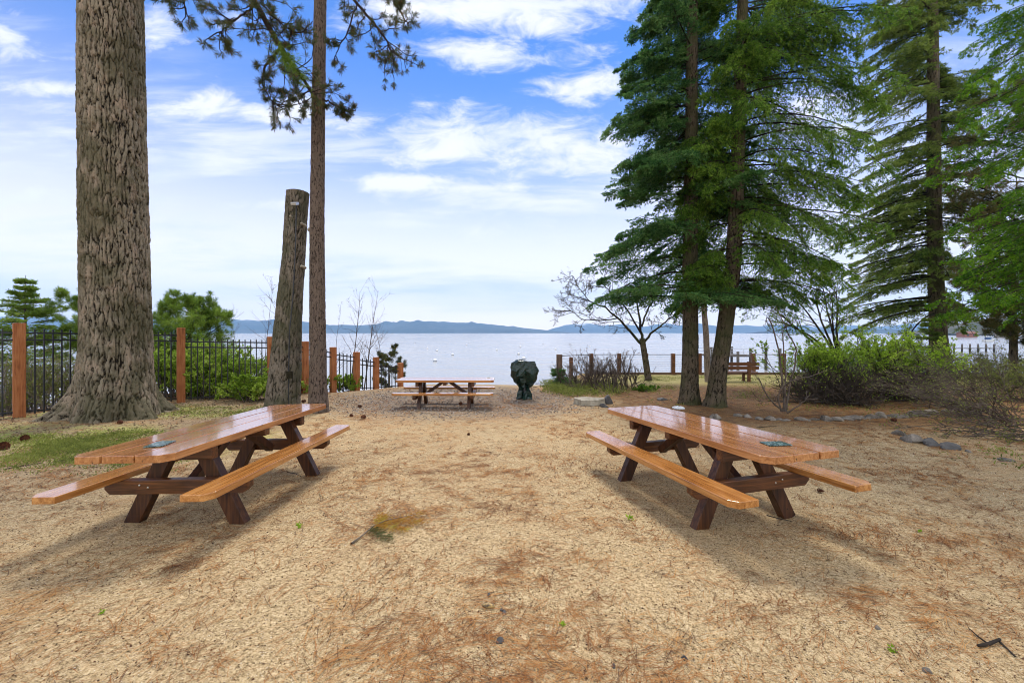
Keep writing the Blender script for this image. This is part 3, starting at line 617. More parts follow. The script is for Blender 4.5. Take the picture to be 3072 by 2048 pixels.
# ================================================================== trunks
def cell(x,y,s=0):
    i=np.floor(x); j=np.floor(y); F1=np.full(x.shape,9.);F2=np.full(x.shape,9.);idh=np.zeros(x.shape)
    for a in(-1,0,1):
        for b in(-1,0,1):
            ii=i+a;jj=j+b; cx=ii+.15+.7*h2(ii,jj,s); cy=jj+.1+.8*h2(ii,jj,s+5); d=np.hypot(x-cx,y-cy)
            F2=np.where(d<F1,F1,np.minimum(F2,d)); idh=np.where(d<F1,h2(ii,jj,s+11),idh) ; F1=np.minimum(F1,d)
    cell.idh=idh
    return F1,F2
def trunk(mb,path,rad,nu=64,dz=.05,pw=.13,ph=.4,depth=.03,flare=None,seed=0,m=0,cap=False,cs=None):
    path=np.array(path,float); d=np.concatenate([[0],np.cumsum(np.linalg.norm(np.diff(path,axis=0),axis=1))]); Lt=d[-1]; nv=max(8,int(Lt/dz))
    s=np.linspace(0,Lt,nv); P=np.stack([np.interp(s,d,path[:,k]) for k in range(3)],-1); Rr=np.interp(s,d,rad)
    # smooth path
    for _ in range(3): P[1:-1]=(P[:-2]+2*P[1:-1]+P[2:])/4; Rr[1:-1]=(Rr[:-2]+2*Rr[1:-1]+Rr[2:])/4
    T=nrm(np.gradient(P,axis=0)); th=np.arange(nu)*2*PI/nu; TH,S=np.meshgrid(th,s)
    n0=max(6,2*round(PI*np.mean(Rr)/pw))
    def per(fun,xu,yu): return fun(xu,yu)
    u=TH/(2*PI)*n0; v=S/ph
    cx_,sy_=np.cos(TH)*n0/PI,np.sin(TH)*n0/PI
    def pn(fx,fv,sd,o=4): # periodic noise from two slices
        return .5*(fbm(cx_*fx+3,v*fv+sy_*fx*.9,sd,o)+fbm(sy_*fx+7,v*fv*.9-cx_*fx*.8+20,sd+2,o))
    fold=np.abs(((u/n0)*2)%2-1)*n0
    w1=(pn(.35,.5,seed,3)-.5)*2.2; w2=(pn(1.1,2.4,seed+3,4)-.5)*1.6
    w3=(pn(2.6,3.4,seed+13,4)-.5)*1.3
    F1,F2=cell((fold*.62+w1*.8+w2*.55+w3*.35),(v*.7+(pn(.8,.9,seed+6,3)-.5)*2.6+w3*.3),seed); id1=cell.idh
    b=np.clip((F2-F1)*4.2-.10,0,1)**.6
    F1,F2=cell((fold*1.7+w1*1.5+w2+w3),(v*2.3+w3*1.5+w2),seed+17); id2=cell.idh
    bs_=np.clip((F2-F1)*3.4,0,1)**.6
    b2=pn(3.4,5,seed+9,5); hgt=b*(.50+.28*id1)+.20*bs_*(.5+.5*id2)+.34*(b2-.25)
    rr=Rr[:,None]+depth*(hgt-.6)
    if flare is not None: rr=rr*(1+flare(TH,S))
    sd0=np.array([1.,0,0]); s1=nrm(sd0-np.sum(sd0*T,-1,keepdims=True)*T); u1=np.cross(T,s1)
    V=P[:,None]+rr[...,None]*(np.cos(TH)[...,None]*s1[:,None]+np.sin(TH)[...,None]*u1[:,None])
    i=np.arange(nv-1)[:,None]*nu; q=np.arange(nu)[None]; q2=(q+1)%nu
    base=mb.n
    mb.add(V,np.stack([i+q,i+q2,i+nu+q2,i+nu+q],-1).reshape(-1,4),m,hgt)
    if cap:
        mb.add(V[-1]-T[-1]*.01,[list(range(nu))],cap,np.zeros(nu))
    return P,Rr
# ---- branching skeletons
def grow(P0,D0,L0,R0,levels,K=6):
    out=[]; P0=np.asarray(P0,float);D0=nrm(np.asarray(D0,float));L0=np.asarray(L0,float);R0=np.asarray(R0,float)
    lv=levels[0]; cur=None
    for li,lv in enumerate(levels):
        if li>0:
            n,K_=cur[0].shape[:2]; c=lv['n']; t=rng.uniform(lv.get('t0',.25),1,(n,c)); t.sort(axis=1)
            idx=t*(K_-1); i0=np.minimum(idx.astype(int),K_-2); fr_=(idx-i0)[...,None]; ar=np.arange(n)[:,None]
            Pp=cur[0][ar,i0]*(1-fr_)+cur[0][ar,i0+1]*fr_; Tg=nrm(cur[0][ar,i0+1]-cur[0][ar,i0])
            Rp=cur[1][ar,i0]*(1-fr_[...,0])+cur[1][ar,i0+1]*fr_[...,0]
            perp=nrm(np.cross(Tg,rng.normal(size=Tg.shape))); 
            if 'flat' in lv: perp[...,2]*=lv['flat']; perp=nrm(perp)
            ang=lv['ang']*rng.uniform(.7,1.3,(n,c,1)); D0=nrm(Tg*np.cos(ang)+perp*np.sin(ang)).reshape(-1,3)
            L0=(cur[2][:,None]*lv['len']*(1-.5*t)*rng.uniform(.6,1.25,(n,c))).ravel(); R0=np.maximum(Rp*lv.get('rr',.6),lv.get('rmin',.003)).ravel(); P0=Pp.reshape(-1,3)
        n=len(P0); P=np.zeros((n,K,3)); P[:,0]=P0; d=D0.copy(); st=L0/(K-1)
        for k in range(1,K):
            d=nrm(d+rng.normal(size=d.shape)*lv.get('jit',.15)+np.array([0,0,lv.get('grav',0.)])+np.array(lv.get('wind',(0,0,0)))); P[:,k]=P[:,k-1]+d*st[:,None]
        Rr=R0[:,None]*np.linspace(1,lv.get('tip',.35),K)[None]
        cur=(P,Rr,L0); out.append(cur)
    return out
def skel_mesh(mb,sk,m=0,sides=(7,5,4,3,3)):
    for i,(P,R,_) in enumerate(sk): tubes(mb,P,R,sides[min(i,4)],m)
def along(P,per,t0=.1,t1=1.0):
    n,K,_=P.shape; t=rng.uniform(t0,t1,(n,per)); idx=t*(K-1); i0=np.minimum(idx.astype(int),K-2); f_=(idx-i0)[...,None]; ar=np.arange(n)[:,None]
    return (P[ar,i0]*(1-f_)+P[ar,i0+1]*f_).reshape(-1,3),nrm(P[ar,i0+1]-P[ar,i0]).reshape(-1,3)
def put_leaves(mb,P,per,ln,wd,m=0,t0=.2,ang=.9,up=.2):
    B,T=along(P,per,t0); n=len(B); d=nrm(T*math.cos(ang)+rv(n)*math.sin(ang)*1.0+np.array([0,0,up])); s=nrm(np.cross(d,rv(n)))
    blades(mb,B,d,s,ln*rng.uniform(.6,1.3,n),wd*rng.uniform(.7,1.2,n),m,.5)
def tufts(mb,Cn,D,nn=26,ln=.11,wd=.006,m=0,spread=.9):
    n=len(Cn)
    if n==0: return
    Cc=np.repeat(Cn,nn,0); Dd=np.repeat(D,nn,0); k=len(Cc)
    off=Dd*rng.uniform(-.07,.02,(k,1)); d=nrm(Dd+rv(k)*spread); s=nrm(np.cross(d,rv(k)))
    blades(mb,Cc+off,d,s,ln*rng.uniform(.7,1.15,k),wd,m,.5)
# ---- conifer with flat sprays
def conifer(name,label,path,rad,br,barkm,folm,nsec=22,nter=7,nbl=7,bl=.06,bw=.016,lenf=None,rise=.1,droop=.35,secl=.34,hang=.15,trunk_kw={},az_bias=None,group=None,limb_r=.018,updir=0.0):
    root=empty(name,tuple(path[0])); tag(root,label,'tree',group)
    o0=np.array(path[0]); path=np.array(path)-o0
    tb=MB(); P,Rr=trunk(tb,path,rad,**trunk_kw)
    z=P[:,2]; zb=br['z'] ; n=len(zb); zb=zb-o0[2]
    Bo=np.stack([np.interp(zb,z,P[:,0]),np.interp(zb,z,P[:,1]),zb],-1); az=br['az']; Ln=br['len']
    dh=np.stack([np.cos(az),np.sin(az),0*az],-1)
    K=8; t=np.linspace(0,1,K); rs=(rise+rng.normal(size=n)*.07)[:,None]; dr=(droop*rng.uniform(.6,1.4,n))[:,None]
    side=np.stack([-np.sin(az),np.cos(az),0*az],-1); crv=rng.normal(size=n)*.12
    Pb=Bo[:,None]+Ln[:,None,None]*(t[None,:,None]*dh[:,None]+(t**2)[None,:,None]*crv[:,None,None]*side[:,None])
    Pb[:,:,2]+=Ln[:,None]*(rs*t[None]-dr*t[None]**2+updir*t[None]**3)
    tubes(tb,Pb,(limb_r*(.5+Ln/3.))[:,None]*np.linspace(1,.25,K)[None],4,0)
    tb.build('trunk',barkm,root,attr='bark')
    fb=MB()
    # secondary
    ts=rng.uniform(.12,1.0,(n,nsec)); sg=np.where(rng.random((n,nsec))<.5,-1,1)
    idx=ts*(K-1); i0=np.minimum(idx.astype(int),K-2); f_=(idx-i0)[...,None]; ar=np.arange(n)[:,None]
    Ps=Pb[ar,i0]*(1-f_)+Pb[ar,i0+1]*f_; Tb=nrm(Pb[ar,i0+1]-Pb[ar,i0]); S=nrm(np.cross(np.array([0,0,1.]),Tb))
    ph=rng.uniform(.6,1.1,(n,nsec,1)); Ds=nrm(Tb*np.cos(ph)+S*sg[...,None]*np.sin(ph)+rng.normal(size=Tb.shape)*.14+np.array([0,0,-hang])*rng.uniform(0,2,(n,nsec,1)))
    Ls=(Ln[:,None]*secl*(1-ts)**.6*rng.uniform(.6,1.2,(n,nsec))+.12*rng.uniform(.8,1.4,(n,nsec)))
    Ps=Ps.reshape(-1,3);Ds=Ds.reshape(-1,3);Ls=Ls.ravel(); K2=4; t2=np.linspace(0,1,K2)
    P2_=Ps[:,None]+Ds[:,None]*Ls[:,None,None]*t2[None,:,None]; P2_[:,:,2]-=Ls[:,None]*(t2**2)[None]*hang*rng.uniform(.3,2,(len(Ls),1))
    tubes(fb,P2_,np.full((len(Ls),K2),.004),3,1)
    # tertiary
    m_=len(Ls); tt=np.tile(np.linspace(.15,1,nter),(m_,1))+rng.normal(size=(m_,nter))*.04; tt=np.clip(tt,0,1); sg=np.where((np.arange(nter)%2)[None]+0*tt<.5,-1,1)
    idx=tt*(K2-1); i0=np.minimum(idx.astype(int),K2-2); f_=(idx-i0)[...,None]; ar=np.arange(m_)[:,None]
    Pt=P2_[ar,i0]*(1-f_)+P2_[ar,i0+1]*f_; Tt=nrm(P2_[ar,i0+1]-P2_[ar,i0]); S=nrm(np.cross(np.array([0,0,1.]),Tt))
    Dt=nrm(Tt*.75+S*sg[...,None]*.75+rng.normal(size=Tt.shape)*.2+np.array([0,0,-hang*.7])); Lt=(Ls[:,None]*.36*(1-.5*tt)+.035)*rng.uniform(.7,1.3,tt.shape)
    Pt=Pt.reshape(-1,3);Dt=Dt.reshape(-1,3);Lt=Lt.ravel(); q=len(Lt)
    # blades
    tb_=rng.uniform(0,1,(q,nbl)); B=Pt[:,None]+Dt[:,None]*(Lt[:,None]*tb_)[...,None]; Dd=np.repeat(Dt,nbl,0); B=B.reshape(-1,3); k=len(B)
    d=nrm(Dd+rv(k)*.75+np.array([0,0,.12])); s=nrm(np.cross(d,rv(k)))
    blades(fb,B,d,s,bl*rng.uniform(.7,1.3,k),bw*rng.uniform(.7,1.3,k),0,.5)
    fb.build('crown',[folm,M['twig_dark']],root)
    return root
def mkbr(n,z0,z1,lenf,bias=None,pw=1.0,clear=None):
    z=z0+(z1-z0)*rng.random(n)**pw; az=rng.uniform(0,2*PI,n)
    if bias is not None: # list of (azimuth, fraction)
        for a,fr2,sd_ in bias: k=rng.random(n)<fr2; az[k]=a+rng.normal(size=k.sum())*sd_
    if clear is not None:
        dv=(az+PI/2+PI)%(2*PI)-PI; k=(np.abs(dv)<clear[0])&(rng.random(n)<clear[1]); az[k]=az[k]+PI*rng.uniform(.35,1.65,k.sum())
    return dict(z=z,az=az,len=lenf(z,az)*rng.uniform(.72,1.12,n))

# big left pine ------------------------------------------------------
bp=np.array([-8.97,9.05,0.]); bp[2]=float(ground(bp[0],bp[1]))-.05
root=empty('pine_tree',tuple(bp)); tag(root,'huge old pine with a very thick furrowed trunk and flared roots, left of the tables','tree')
def fl(TH,S):
    lob=.5+.5*np.cos(TH*5+.6)+.35*np.cos(TH*8+2.)+.3*np.cos(TH*3+1.9); e=np.exp(-S/.42)
    return .22*np.exp(-S/.8)+e*(.06+.60*np.maximum(lob,0)**1.3)
mb=MB(); pathb=[(0,0,0),(.05,0,1.5),(.0,.0,4),(-.08,0,8),(-.1,0,12.5),(-.1,0,15)]
trunk(mb,pathb,[.575,.57,.56,.535,.49,.45],nu=300,dz=.022,pw=.092,ph=.34,depth=.085,flare=fl,seed=4)
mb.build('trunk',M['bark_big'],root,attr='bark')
def pine_limb(mt,mf,pts,r0,r1,nsub,sublen,o,tn=40,tl=.125,tw=.0085,grav=-.02,wind=(0,0,0),lv3=3):
    pts=np.array(pts)-o; K=len(pts)*4; d=np.linspace(0,1,len(pts)); q=np.linspace(0,1,K)
    P=np.stack([np.interp(q,d,pts[:,k]) for k in range(3)],-1)
    for _ in range(3): P[1:-1]=(P[:-2]+2*P[1:-1]+P[2:])/4
    P[1:]+=rng.normal(size=(K-1,3))*.012
    Rr=np.linspace(r0,r1,K); tubes(mt,P,Rr,8,0)
    B,T=along(P[None],nsub,.08,1.0); perp=nrm(np.cross(T,rng.normal(size=T.shape))); D=nrm(T*.45+perp+np.array([0,0,-.1]))
    sk=grow(B,D,sublen*rng.uniform(.45,1.2,len(B)),np.full(len(B),.012),[dict(jit=.28,grav=grav,wind=wind,tip=.5),dict(n=lv3,len=.5,ang=.8,jit=.3,t0=.3,rr=.7,rmin=.005,grav=.03)],K=6)
    skel_mesh(mt,sk,0,(5,4))
    for Pq,_,_ in sk:
        tufts(mf,Pq[:,-1],nrm(Pq[:,-1]-Pq[:,-2]),tn,tl,tw,0,.85)
    k=rng.random(len(sk[1][0]))<.5; Pq=sk[1][0][k]; tufts(mf,Pq[:,3],nrm(Pq[:,3]-Pq[:,2]),int(tn*.6),tl,tw,0,1.1)
d2=lambda a,b:(a*1.3061,b*1.3061)
def WL(l): return [W(*d2(a,b),Yd) for a,b,Yd in l]
mt,mf=MB(),MB()
pine_limb(mt,mf,[(-9.1,9.1,13.5)]+WL([(480,-160,8.6),(540,-60,8.6),(590,10,8.7),(628,80,8.8),(660,135,8.9),(700,185,9.0),(722,225,9.1)]),.085,.03,46,.75,bp)
pine_limb(mt,mf,WL([(480,-150,8.6),(430,-70,8.5),(420,-20,8.4),(430,30,8.4)]),.03,.012,18,.55,bp)
pine_limb(mt,mf,WL([(590,10,8.7),(560,30,8.5),(520,60,8.4),(500,85,8.4)]),.022,.008,15,.45,bp)
pine_limb(mt,mf,WL([(645,110,8.8),(610,150,8.7),(600,190,8.7),(620,230,8.7),(650,250,8.8)]),.028,.008,18,.4,bp)
pine_limb(mt,mf,WL([(600,10,8.7),(650,60,8.6),(690,80,8.6),(720,50,8.7)]),.02,.008,15,.42,bp)
# dense witches' broom clump on the limb
kk=260; c=W(*d2(665,150),8.75)-bp; cc_=c+rng.normal(size=(kk,3))*np.array([.16,.12,.16]); cc_[:,2]-=(cc_[:,0]-c[0])*.9
tufts(mf,cc_,rv(kk),14,.09,.007,1,1.0)
mt.build('branch',M['bark_pine'],root,attr='bark'); mf.build('crown',[M['pine_n'],M['pine_bright']],root)
# thin middle pine -----------------------------------------------------
pb=G(957,1236); pb[2]-=.05; o0=pb.copy(); pd=pb[1]
root=empty('pine_tree',tuple(pb)); tag(root,'tall slender straight pine with scaly brown trunk behind the left table','tree')
mb=MB(); pp_=[W(955,1240,pd),W(953,1000,pd),W(951,700,pd),W(955,350,pd),W(961,0,pd),W(966,-400,pd)]
def fl2(TH,S): return .32*np.exp(-S/.5)+.12*np.exp(-S/.2)*np.maximum(np.cos(TH*5),0)
trunk(mb,np.array(pp_)-pb+np.array([0,0,0]),[.192,.183,.165,.150,.135,.115],nu=90,dz=.03,pw=.07,ph=.16,depth=.022,flare=fl2,seed=9)
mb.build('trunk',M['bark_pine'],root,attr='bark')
mt,mf=MB(),MB()
pine_limb(mt,mf,WL([(736,-200,pd),(760,-90,pd-.5),(785,-30,pd-.8),(830,20,pd-.9),(865,60,pd-.9),(895,105,pd-.9),(905,140,pd-.9)]),.05,.012,34,.62,pb)
pine_limb(mt,mf,WL([(736,-260,pd),(800,-120,pd-.3),(880,-50,pd-.4),(915,20,pd-.4),(940,60,pd-.4)]),.035,.01,22,.55,pb)
pine_limb(mt,mf,WL([(820,10,pd-.8),(800,70,pd-.9),(775,115,pd-.9),(770,135,pd-.9)]),.018,.007,9,.35,pb)
pine_limb(mt,mf,WL([(738,225,pd),(765,240,pd-.1),(790,255,pd-.15),(812,250,pd-.2)]),.022,.01,13,.3,pb)
pine_limb(mt,mf,WL([(728,200,pd),(700,215,pd-.2),(680,235,pd-.25)]),.018,.008,8,.3,pb)
mt.build('branch',M['bark_pine'],root,attr='bark'); mf.build('crown',[M['pine_n']],root)
# snag with shower ----------------------------------------------------
sb=G(852,1224); sdp=sb[1]; sb[2]-=.08
root=empty('cut_tree_trunk',tuple(sb)); tag(root,'leaning dead tree trunk sawn off at the top, carrying a shower head and pipe','tree trunk')
mb=MB(); pth=np.array([W(846,1232,sdp),W(858,1100,sdp),W(868,950,sdp),W(882,780,sdp),W(890,650,sdp),W(894,577,sdp)])
def fl3(TH,S): return .12*np.exp(-S/.5)+.05*np.cos(TH*3+S*.5)+.04*np.cos(TH*2-S)
trunk(mb,pth-sb,[.375,.345,.31,.28,.265,.262],nu=150,dz=.03,pw=.10,ph=.28,depth=.045,flare=fl3,seed=21,cap=1)
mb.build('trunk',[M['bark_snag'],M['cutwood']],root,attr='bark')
for (px,py,r) in ((814+60,650,.05),(929,690,.06),(905,672,.04),(905,800,.04)):
    mb=MB(); c=W(px,py,sdp-.22)-sb; tubes(mb,np.array([c+[0,.18,0],c+[.0,-.02,.01],c+[0,-.05,.01]]),np.array([r,r*.9,r*.3]),8,0,True); mb.build('knot',M['cutwood'],root)
sh=empty('outdoor_shower',tuple(W(874,1230,sdp-.45))); o0=np.array(sh.location); tag(sh,'outdoor shower with pale head, thin pipe and valve fixed to the sawn trunk','shower')
pl=np.array([W(889,618,sdp-.34),W(886,760,sdp-.36),W(878,900,sdp-.40),W(868,1000,sdp-.43),W(866,1110,sdp-.45),W(866,1218,sdp-.47)])-o0
mb=MB(); tubes(mb,pl,np.full(6,.014),8); mb.build('pipe',M['black'],sh)
mb=MB(); c=W(887,612,sdp-.42)-o0; bar(mb,c+[-.03,.1,.05],c+[-.01,-.10,-.03],.13,.07); bevel(mb.build('shower_head',M['steel'],sh,False),.01)
mb=MB(); c=W(869,1125,sdp-.5)-o0; tubes(mb,np.array([c+[0,0,-.09],c+[0,0,.09],c+[0,0,.10]]),np.array([.07,.085,.095]),14,0,True); mb.build('valve_box',M['bark_snag'],sh)

# firs ----------------------------------------------------------------
A=G(2068,1214); B_=G(2146,1222); dA=A[1]+.2; dB=B_[1]+.2
WA=lambda px,py:W(px,py,dA)
pa=[WA(2068,1220),WA(2071,1050),WA(2070,800),WA(2074,400),WA(2078,0),WA(2082,-450),WA(2084,-800)]
def lenA(z,az):
    left=.5-.5*np.cos(az); base=np.interp(z,[2.5,4,7,10,17],[2.6,2.8,2.5,2.1,.7]); return base*(.82+.22*left)
def zlow(br,z0): return br
brA=mkbr(150,2.7,15.5,lenA,[(PI,.30,.7)],clear=(.75,.85))
flf=lambda TH,S:.42*np.exp(-S/.35)+.25*np.exp(-S/.25)*np.maximum(np.cos(TH*4+1),0)
conifer('fir_tree','dense blue-green fir, left one of the two dark firs behind the right table',pa,[.235,.215,.20,.17,.13,.07,.03],brA,M['bark_fir'],M['fir'],nsec=34,nter=8,nbl=14,bl=.066,bw=.021,rise=.12,droop=.42,hang=.14,updir=.16,secl=.30,trunk_kw=dict(nu=90,dz=.035,pw=.08,ph=.25,depth=.03,flare=flf,seed=31),group='conifers by the lawn')
WB=lambda px,py:W(px,py,dB)
pbp=[WB(2143,1230),WB(2155,1120),WB(2175,980),WB(2200,800),WB(2210,560),WB(2222,200),WB(2232,-100),WB(2238,-900)]
def lenB(z,az):
    rt=.5+.5*np.cos(az); base=np.interp(z,[2.5,4,7,10,17],[2.7,3.1,3.2,3.2,1.2]); return base*(.55+.5*rt)
brB=mkbr(145,3.0,15.0,lenB,[(0,.33,.8)],clear=(.6,.7))
conifer('fir_tree','leaning mossy trunked fir with drooping green boughs, right one of the two dark firs',pbp,[.23,.215,.205,.19,.18,.15,.12,.04],brB,M['bark_fir'],M['fir2'],nsec=32,nter=8,nbl=13,bl=.064,bw=.019,rise=.16,droop=.48,hang=.36,secl=.33,trunk_kw=dict(nu=90,dz=.035,pw=.08,ph=.25,depth=.03,flare=flf,seed=37),group='conifers by the lawn')
# slim trunk between
D_=G(2124,1145); dD=D_[1]; WD=lambda px,py:W(px,py,dD)
brD=mkbr(45,4.2,10,lambda z,az:np.interp(z,[3,10],[1.8,.5]))
conifer('young_fir_tree','slim pale trunked fir standing between the two dark firs, farther back',[WD(2124,1150),WD(2118,1000),WD(2108,880),WD(2098,700),WD(2090,450)],[.13,.12,.105,.08,.03],brD,M['bark_pale'],M['fir'],nsec=14,nter=6,nbl=6,bl=.08,bw=.022,droop=.3,trunk_kw=dict(nu=30,dz=.1,pw=.08,ph=.2,depth=.01,seed=41))
# right tall spruce C
dC=24.5; WC=lambda px,py:W(px,py,dC)
pc=[WC(2826,1110),WC(2815,1000),WC(2808,850),WC(2802,600),WC(2800,300),WC(2798,0),WC(2795,-350)]
def lenC(z,az):
    left=.5-.5*np.cos(az); base=np.interp(z,[2,6,12,22,30],[5.2,5.0,4.6,3.6,1.0]); return base*(.62+.38*left)
brC=mkbr(300,3.0,29,lenC,[(PI,.22,.7)],clear=(.9,.85))
conifer('spruce_tree','very tall olive green spruce with layered boughs beyond the lime shrub',pc,[.42,.38,.36,.33,.28,.22,.12],brC,M['bark_fir'],M['fir3'],nsec=24,nter=6,nbl=9,bl=.14,bw=.034,rise=.02,droop=.30,hang=.2,secl=.20,limb_r=.03,trunk_kw=dict(nu=60,dz=.1,pw=.14,ph=.4,depth=.05,seed=51),group='conifers by the lawn')
# far right cedar D
dE=14.; xE=(3330-1536)/F*dE; zg=float(ground(xE,dE))
def lenE(z,az): return np.interp(z,[2,5,9,14,20],[4.2,4.4,4.2,3.4,1.2])
brE=mkbr(150,3.2,18,lenE,[(PI*.95,.45,.6)])
conifer('cedar_tree','bright green drooping conifer entering from the right edge of the photo',[(xE,dE,zg),(xE,dE,6),(xE-.1,dE,12),(xE-.1,dE,19)],[.3,.26,.2,.06],brE,M['bark_fir'],M['fir4'],nsec=28,nter=7,nbl=8,bl=.09,bw=.028,rise=.0,droop=.3,hang=.3,secl=.3,trunk_kw=dict(nu=40,dz=.1,pw=.1,ph=.3,depth=.03,seed=61))
# olive pine behind it
def pine_full(name,label,px,Yd,z0,z1,R,zt,n,folm,tn=20,tl=.2,tw=.012,seed=1,group=None,sub=6,trunk_r=.2,bias=None,lowz=None):
    b=GP(px,Yd); b[2]-=.2; root=empty(name,tuple(b)); tag(root,label,'tree',group)
    mt,mf=MB(),MB(); trunk(mt,[(0,0,0),(0,0,zt*.5),(.05,0,zt)],[trunk_r,trunk_r*.7,trunk_r*.15],nu=20,dz=.15,pw=.1,ph=.3,depth=.02,seed=seed)
    z=rng.uniform(z0,z1,n)-b[2]; az=rng.uniform(0,2*PI,n)
    if bias is not None: k=rng.random(n)<.5; az[k]=bias+rng.normal(size=k.sum())*.6
    ln=R*np.sqrt(np.clip(1-((z-(z0+z1)/2+b[2])/((z1-z0)/2*1.05))**2,.08,1)) if lowz is None else R*(1-(z-z.min())/(z.max()-z.min()+.5))**.7
    D=np.stack([np.cos(az),np.sin(az),rng.uniform(.05,.55,n)],-1)
    P0=np.stack([0*z,0*z,z-.2*ln],-1)
    sk=grow(P0,D,ln*rng.uniform(.75,1.1,n),np.full(n,trunk_r*.14),[dict(jit=.13,grav=.05,tip=.4),dict(n=sub,len=.42,ang=.8,jit=.2,t0=.25,rr=.6,rmin=.005,grav=.05),dict(n=3,len=.5,ang=.7,jit=.2,t0=.3,rr=.7,rmin=.004,grav=.05)],K=6)
    skel_mesh(mt,sk,0,(5,4,3)); 
    for Pq,_,_ in sk[1:]:
        tufts(mf,Pq[:,-1],nrm(Pq[:,-1]-Pq[:,-2]+[0,0,.03]),tn,tl,tw,0,.9)
        tufts(mf,Pq[:,3],nrm(Pq[:,3]-Pq[:,2]),tn//2,tl,tw,0,1.0)
    mt.build('trunk',M['bark_fir'],root,attr='bark'); mf.build('crown',folm,root); return root
pine_full('pine_tree','olive brown pine with long drooping needles behind the cedar at far right',3120,21,1.6,15,4.2,16,60,M['pine_olive'],18,.26,.022,71,sub=8,trunk_r=.3,bias=PI)
pine_full('pine_tree','lower olive green pine filling the gap under the cedar, before the far shore',3040,19,1.3,6.5,2.3,7,60,M['pine_olive'],20,.2,.018,72,sub=8,trunk_r=.16)
# ---- left background trees
pine_full('young_pine_tree','rounded bushy green pine behind the orange fence post right of the huge trunk',565,16,.0,3.0,1.7,2.9,130,M['pine_bright'],16,.19,.013,73,sub=6,trunk_r=.09)
pine_full('young_pine_tree','soft green pine peeking out just left of the huge trunk',236,15,.4,3.4,1.0,3.4,26,M['pine_bright'],18,.19,.012,75,sub=5,trunk_r=.07)
pine_full('young_pine_tree','small dark pine among the pickets near the lake end of the fence',1168,21.5,-1.4,1.0,.95,1.9,26,M['pine_n'],18,.17,.014,77,sub=5,trunk_r=.05)
def small_fir(px,Yd,ztop,zb,R,label,n=90,bl=.07,bw=.02,m='pine_bright',name='fir_sapling'):
    b=GP(px,Yd); h=ztop-b[2]
    br=mkbr(n,zb,ztop-.25,lambda z,az:np.maximum(R*(1-(z-zb)/(ztop-zb))**1.0*sst(0,.45,(ztop-z)/(ztop-zb))**.5,.10))
    # whorls
    st=(ztop-zb)/max(6,int((ztop-zb)/.24)); br['z']=zb+(np.round((br['z']-zb)/st)+rng.normal(size=n)*.13)*st; br['z']=np.clip(br['z'],zb,ztop-.05)
    conifer(name,label,[tuple(b),(b[0],b[1],b[2]+h*.5),(b[0],b[1],ztop)],[.05*h/3,.03*h/3,.006],br,M['twig'],M[m],nsec=12,nter=5,nbl=6,bl=bl,bw=bw,rise=.38,droop=.18,updir=.1,hang=.02,secl=.34,limb_r=.008,trunk_kw=dict(nu=10,dz=.1,pw=.05,ph=.1,depth=.002))
small_fir(76,14.2,CAMZ+172/F*14.2,.3,1.75,'pointed young fir with tiered branches behind the left fence post',130)
small_fir(1676,15.9,.55,-.45,.5,'little dark green spruce growing against the thick corner post',40,.05,.015,'fir',)
small_fir(2788,20,2.6,.2,1.0,'thin sapling fir rising out of the lime green shrub',40,.08,.02,'fir3')

# ---- bare trees and shrubs
def bare(name,label,cat,base,dirs,lens,rads,levels,m,leaf=None,group=None,K=7):
    base=np.array(base,float); root=empty(name,tuple(base)); tag(root,label,cat,group)
    n=len(dirs); P0=np.zeros((n,3)) if np.ndim(lens)==1 and 'spread' not in levels[0] else rng.normal(size=(n,3))*np.array([levels[0].get('spread',0)]*2+[0])
    sk=grow(P0,dirs,lens,rads,levels,K=K); mb=MB(); skel_mesh(mb,sk,0); mb.build('stem',m,root)
    if leaf:
        lb=MB()
        for lf_ in leaf: put_leaves(lb,sk[lf_['lv']][0],lf_['n'],lf_['ln'],lf_['wd'],lf_.get('m',0),lf_.get('t0',.2),.9,lf_.get('up',.2))
        lb.build('foliage',[q for q in leaf[0]['mats']],root)
    return root
# deciduous tree right of centre
tb0=G(1945,1140); dT=tb0[1]; tb0[2]-=.05; root=empty('bare_tree',tuple(tb0)); tag(root,'leafless tree with spreading dark limbs and tiny buds before the lake fence','tree')
mb=MB(); WT=lambda px,py:W(px,py,dT)-tb0
trunk(mb,[WT(1946,1145),WT(1938,1090),WT(1930,1040),WT(1926,1015)],[.16,.135,.13,.12],nu=30,dz=.06,pw=.07,ph=.2,depth=.015,seed=81)
limbs=[([WT(1928,1035),WT(1895,1000),WT(1860,960),WT(1820,925),WT(1770,905),WT(1700,880)],.07),([WT(1926,1020),WT(1925,960),WT(1920,900),WT(1915,850)],.07),([WT(1930,1030),WT(1965,990),WT(2005,960),WT(2040,935)],.06),([WT(1925,980),WT(1945,920),WT(1965,880),WT(1990,840)],.045),([WT(1923,1000),WT(1890,930),WT(1850,880),WT(1820,840)],.045),([WT(1850,955),WT(1800,962),WT(1750,955),WT(1710,925)],.03),([WT(1770,905),WT(1740,860),WT(1720,820)],.022)]
sks=[]
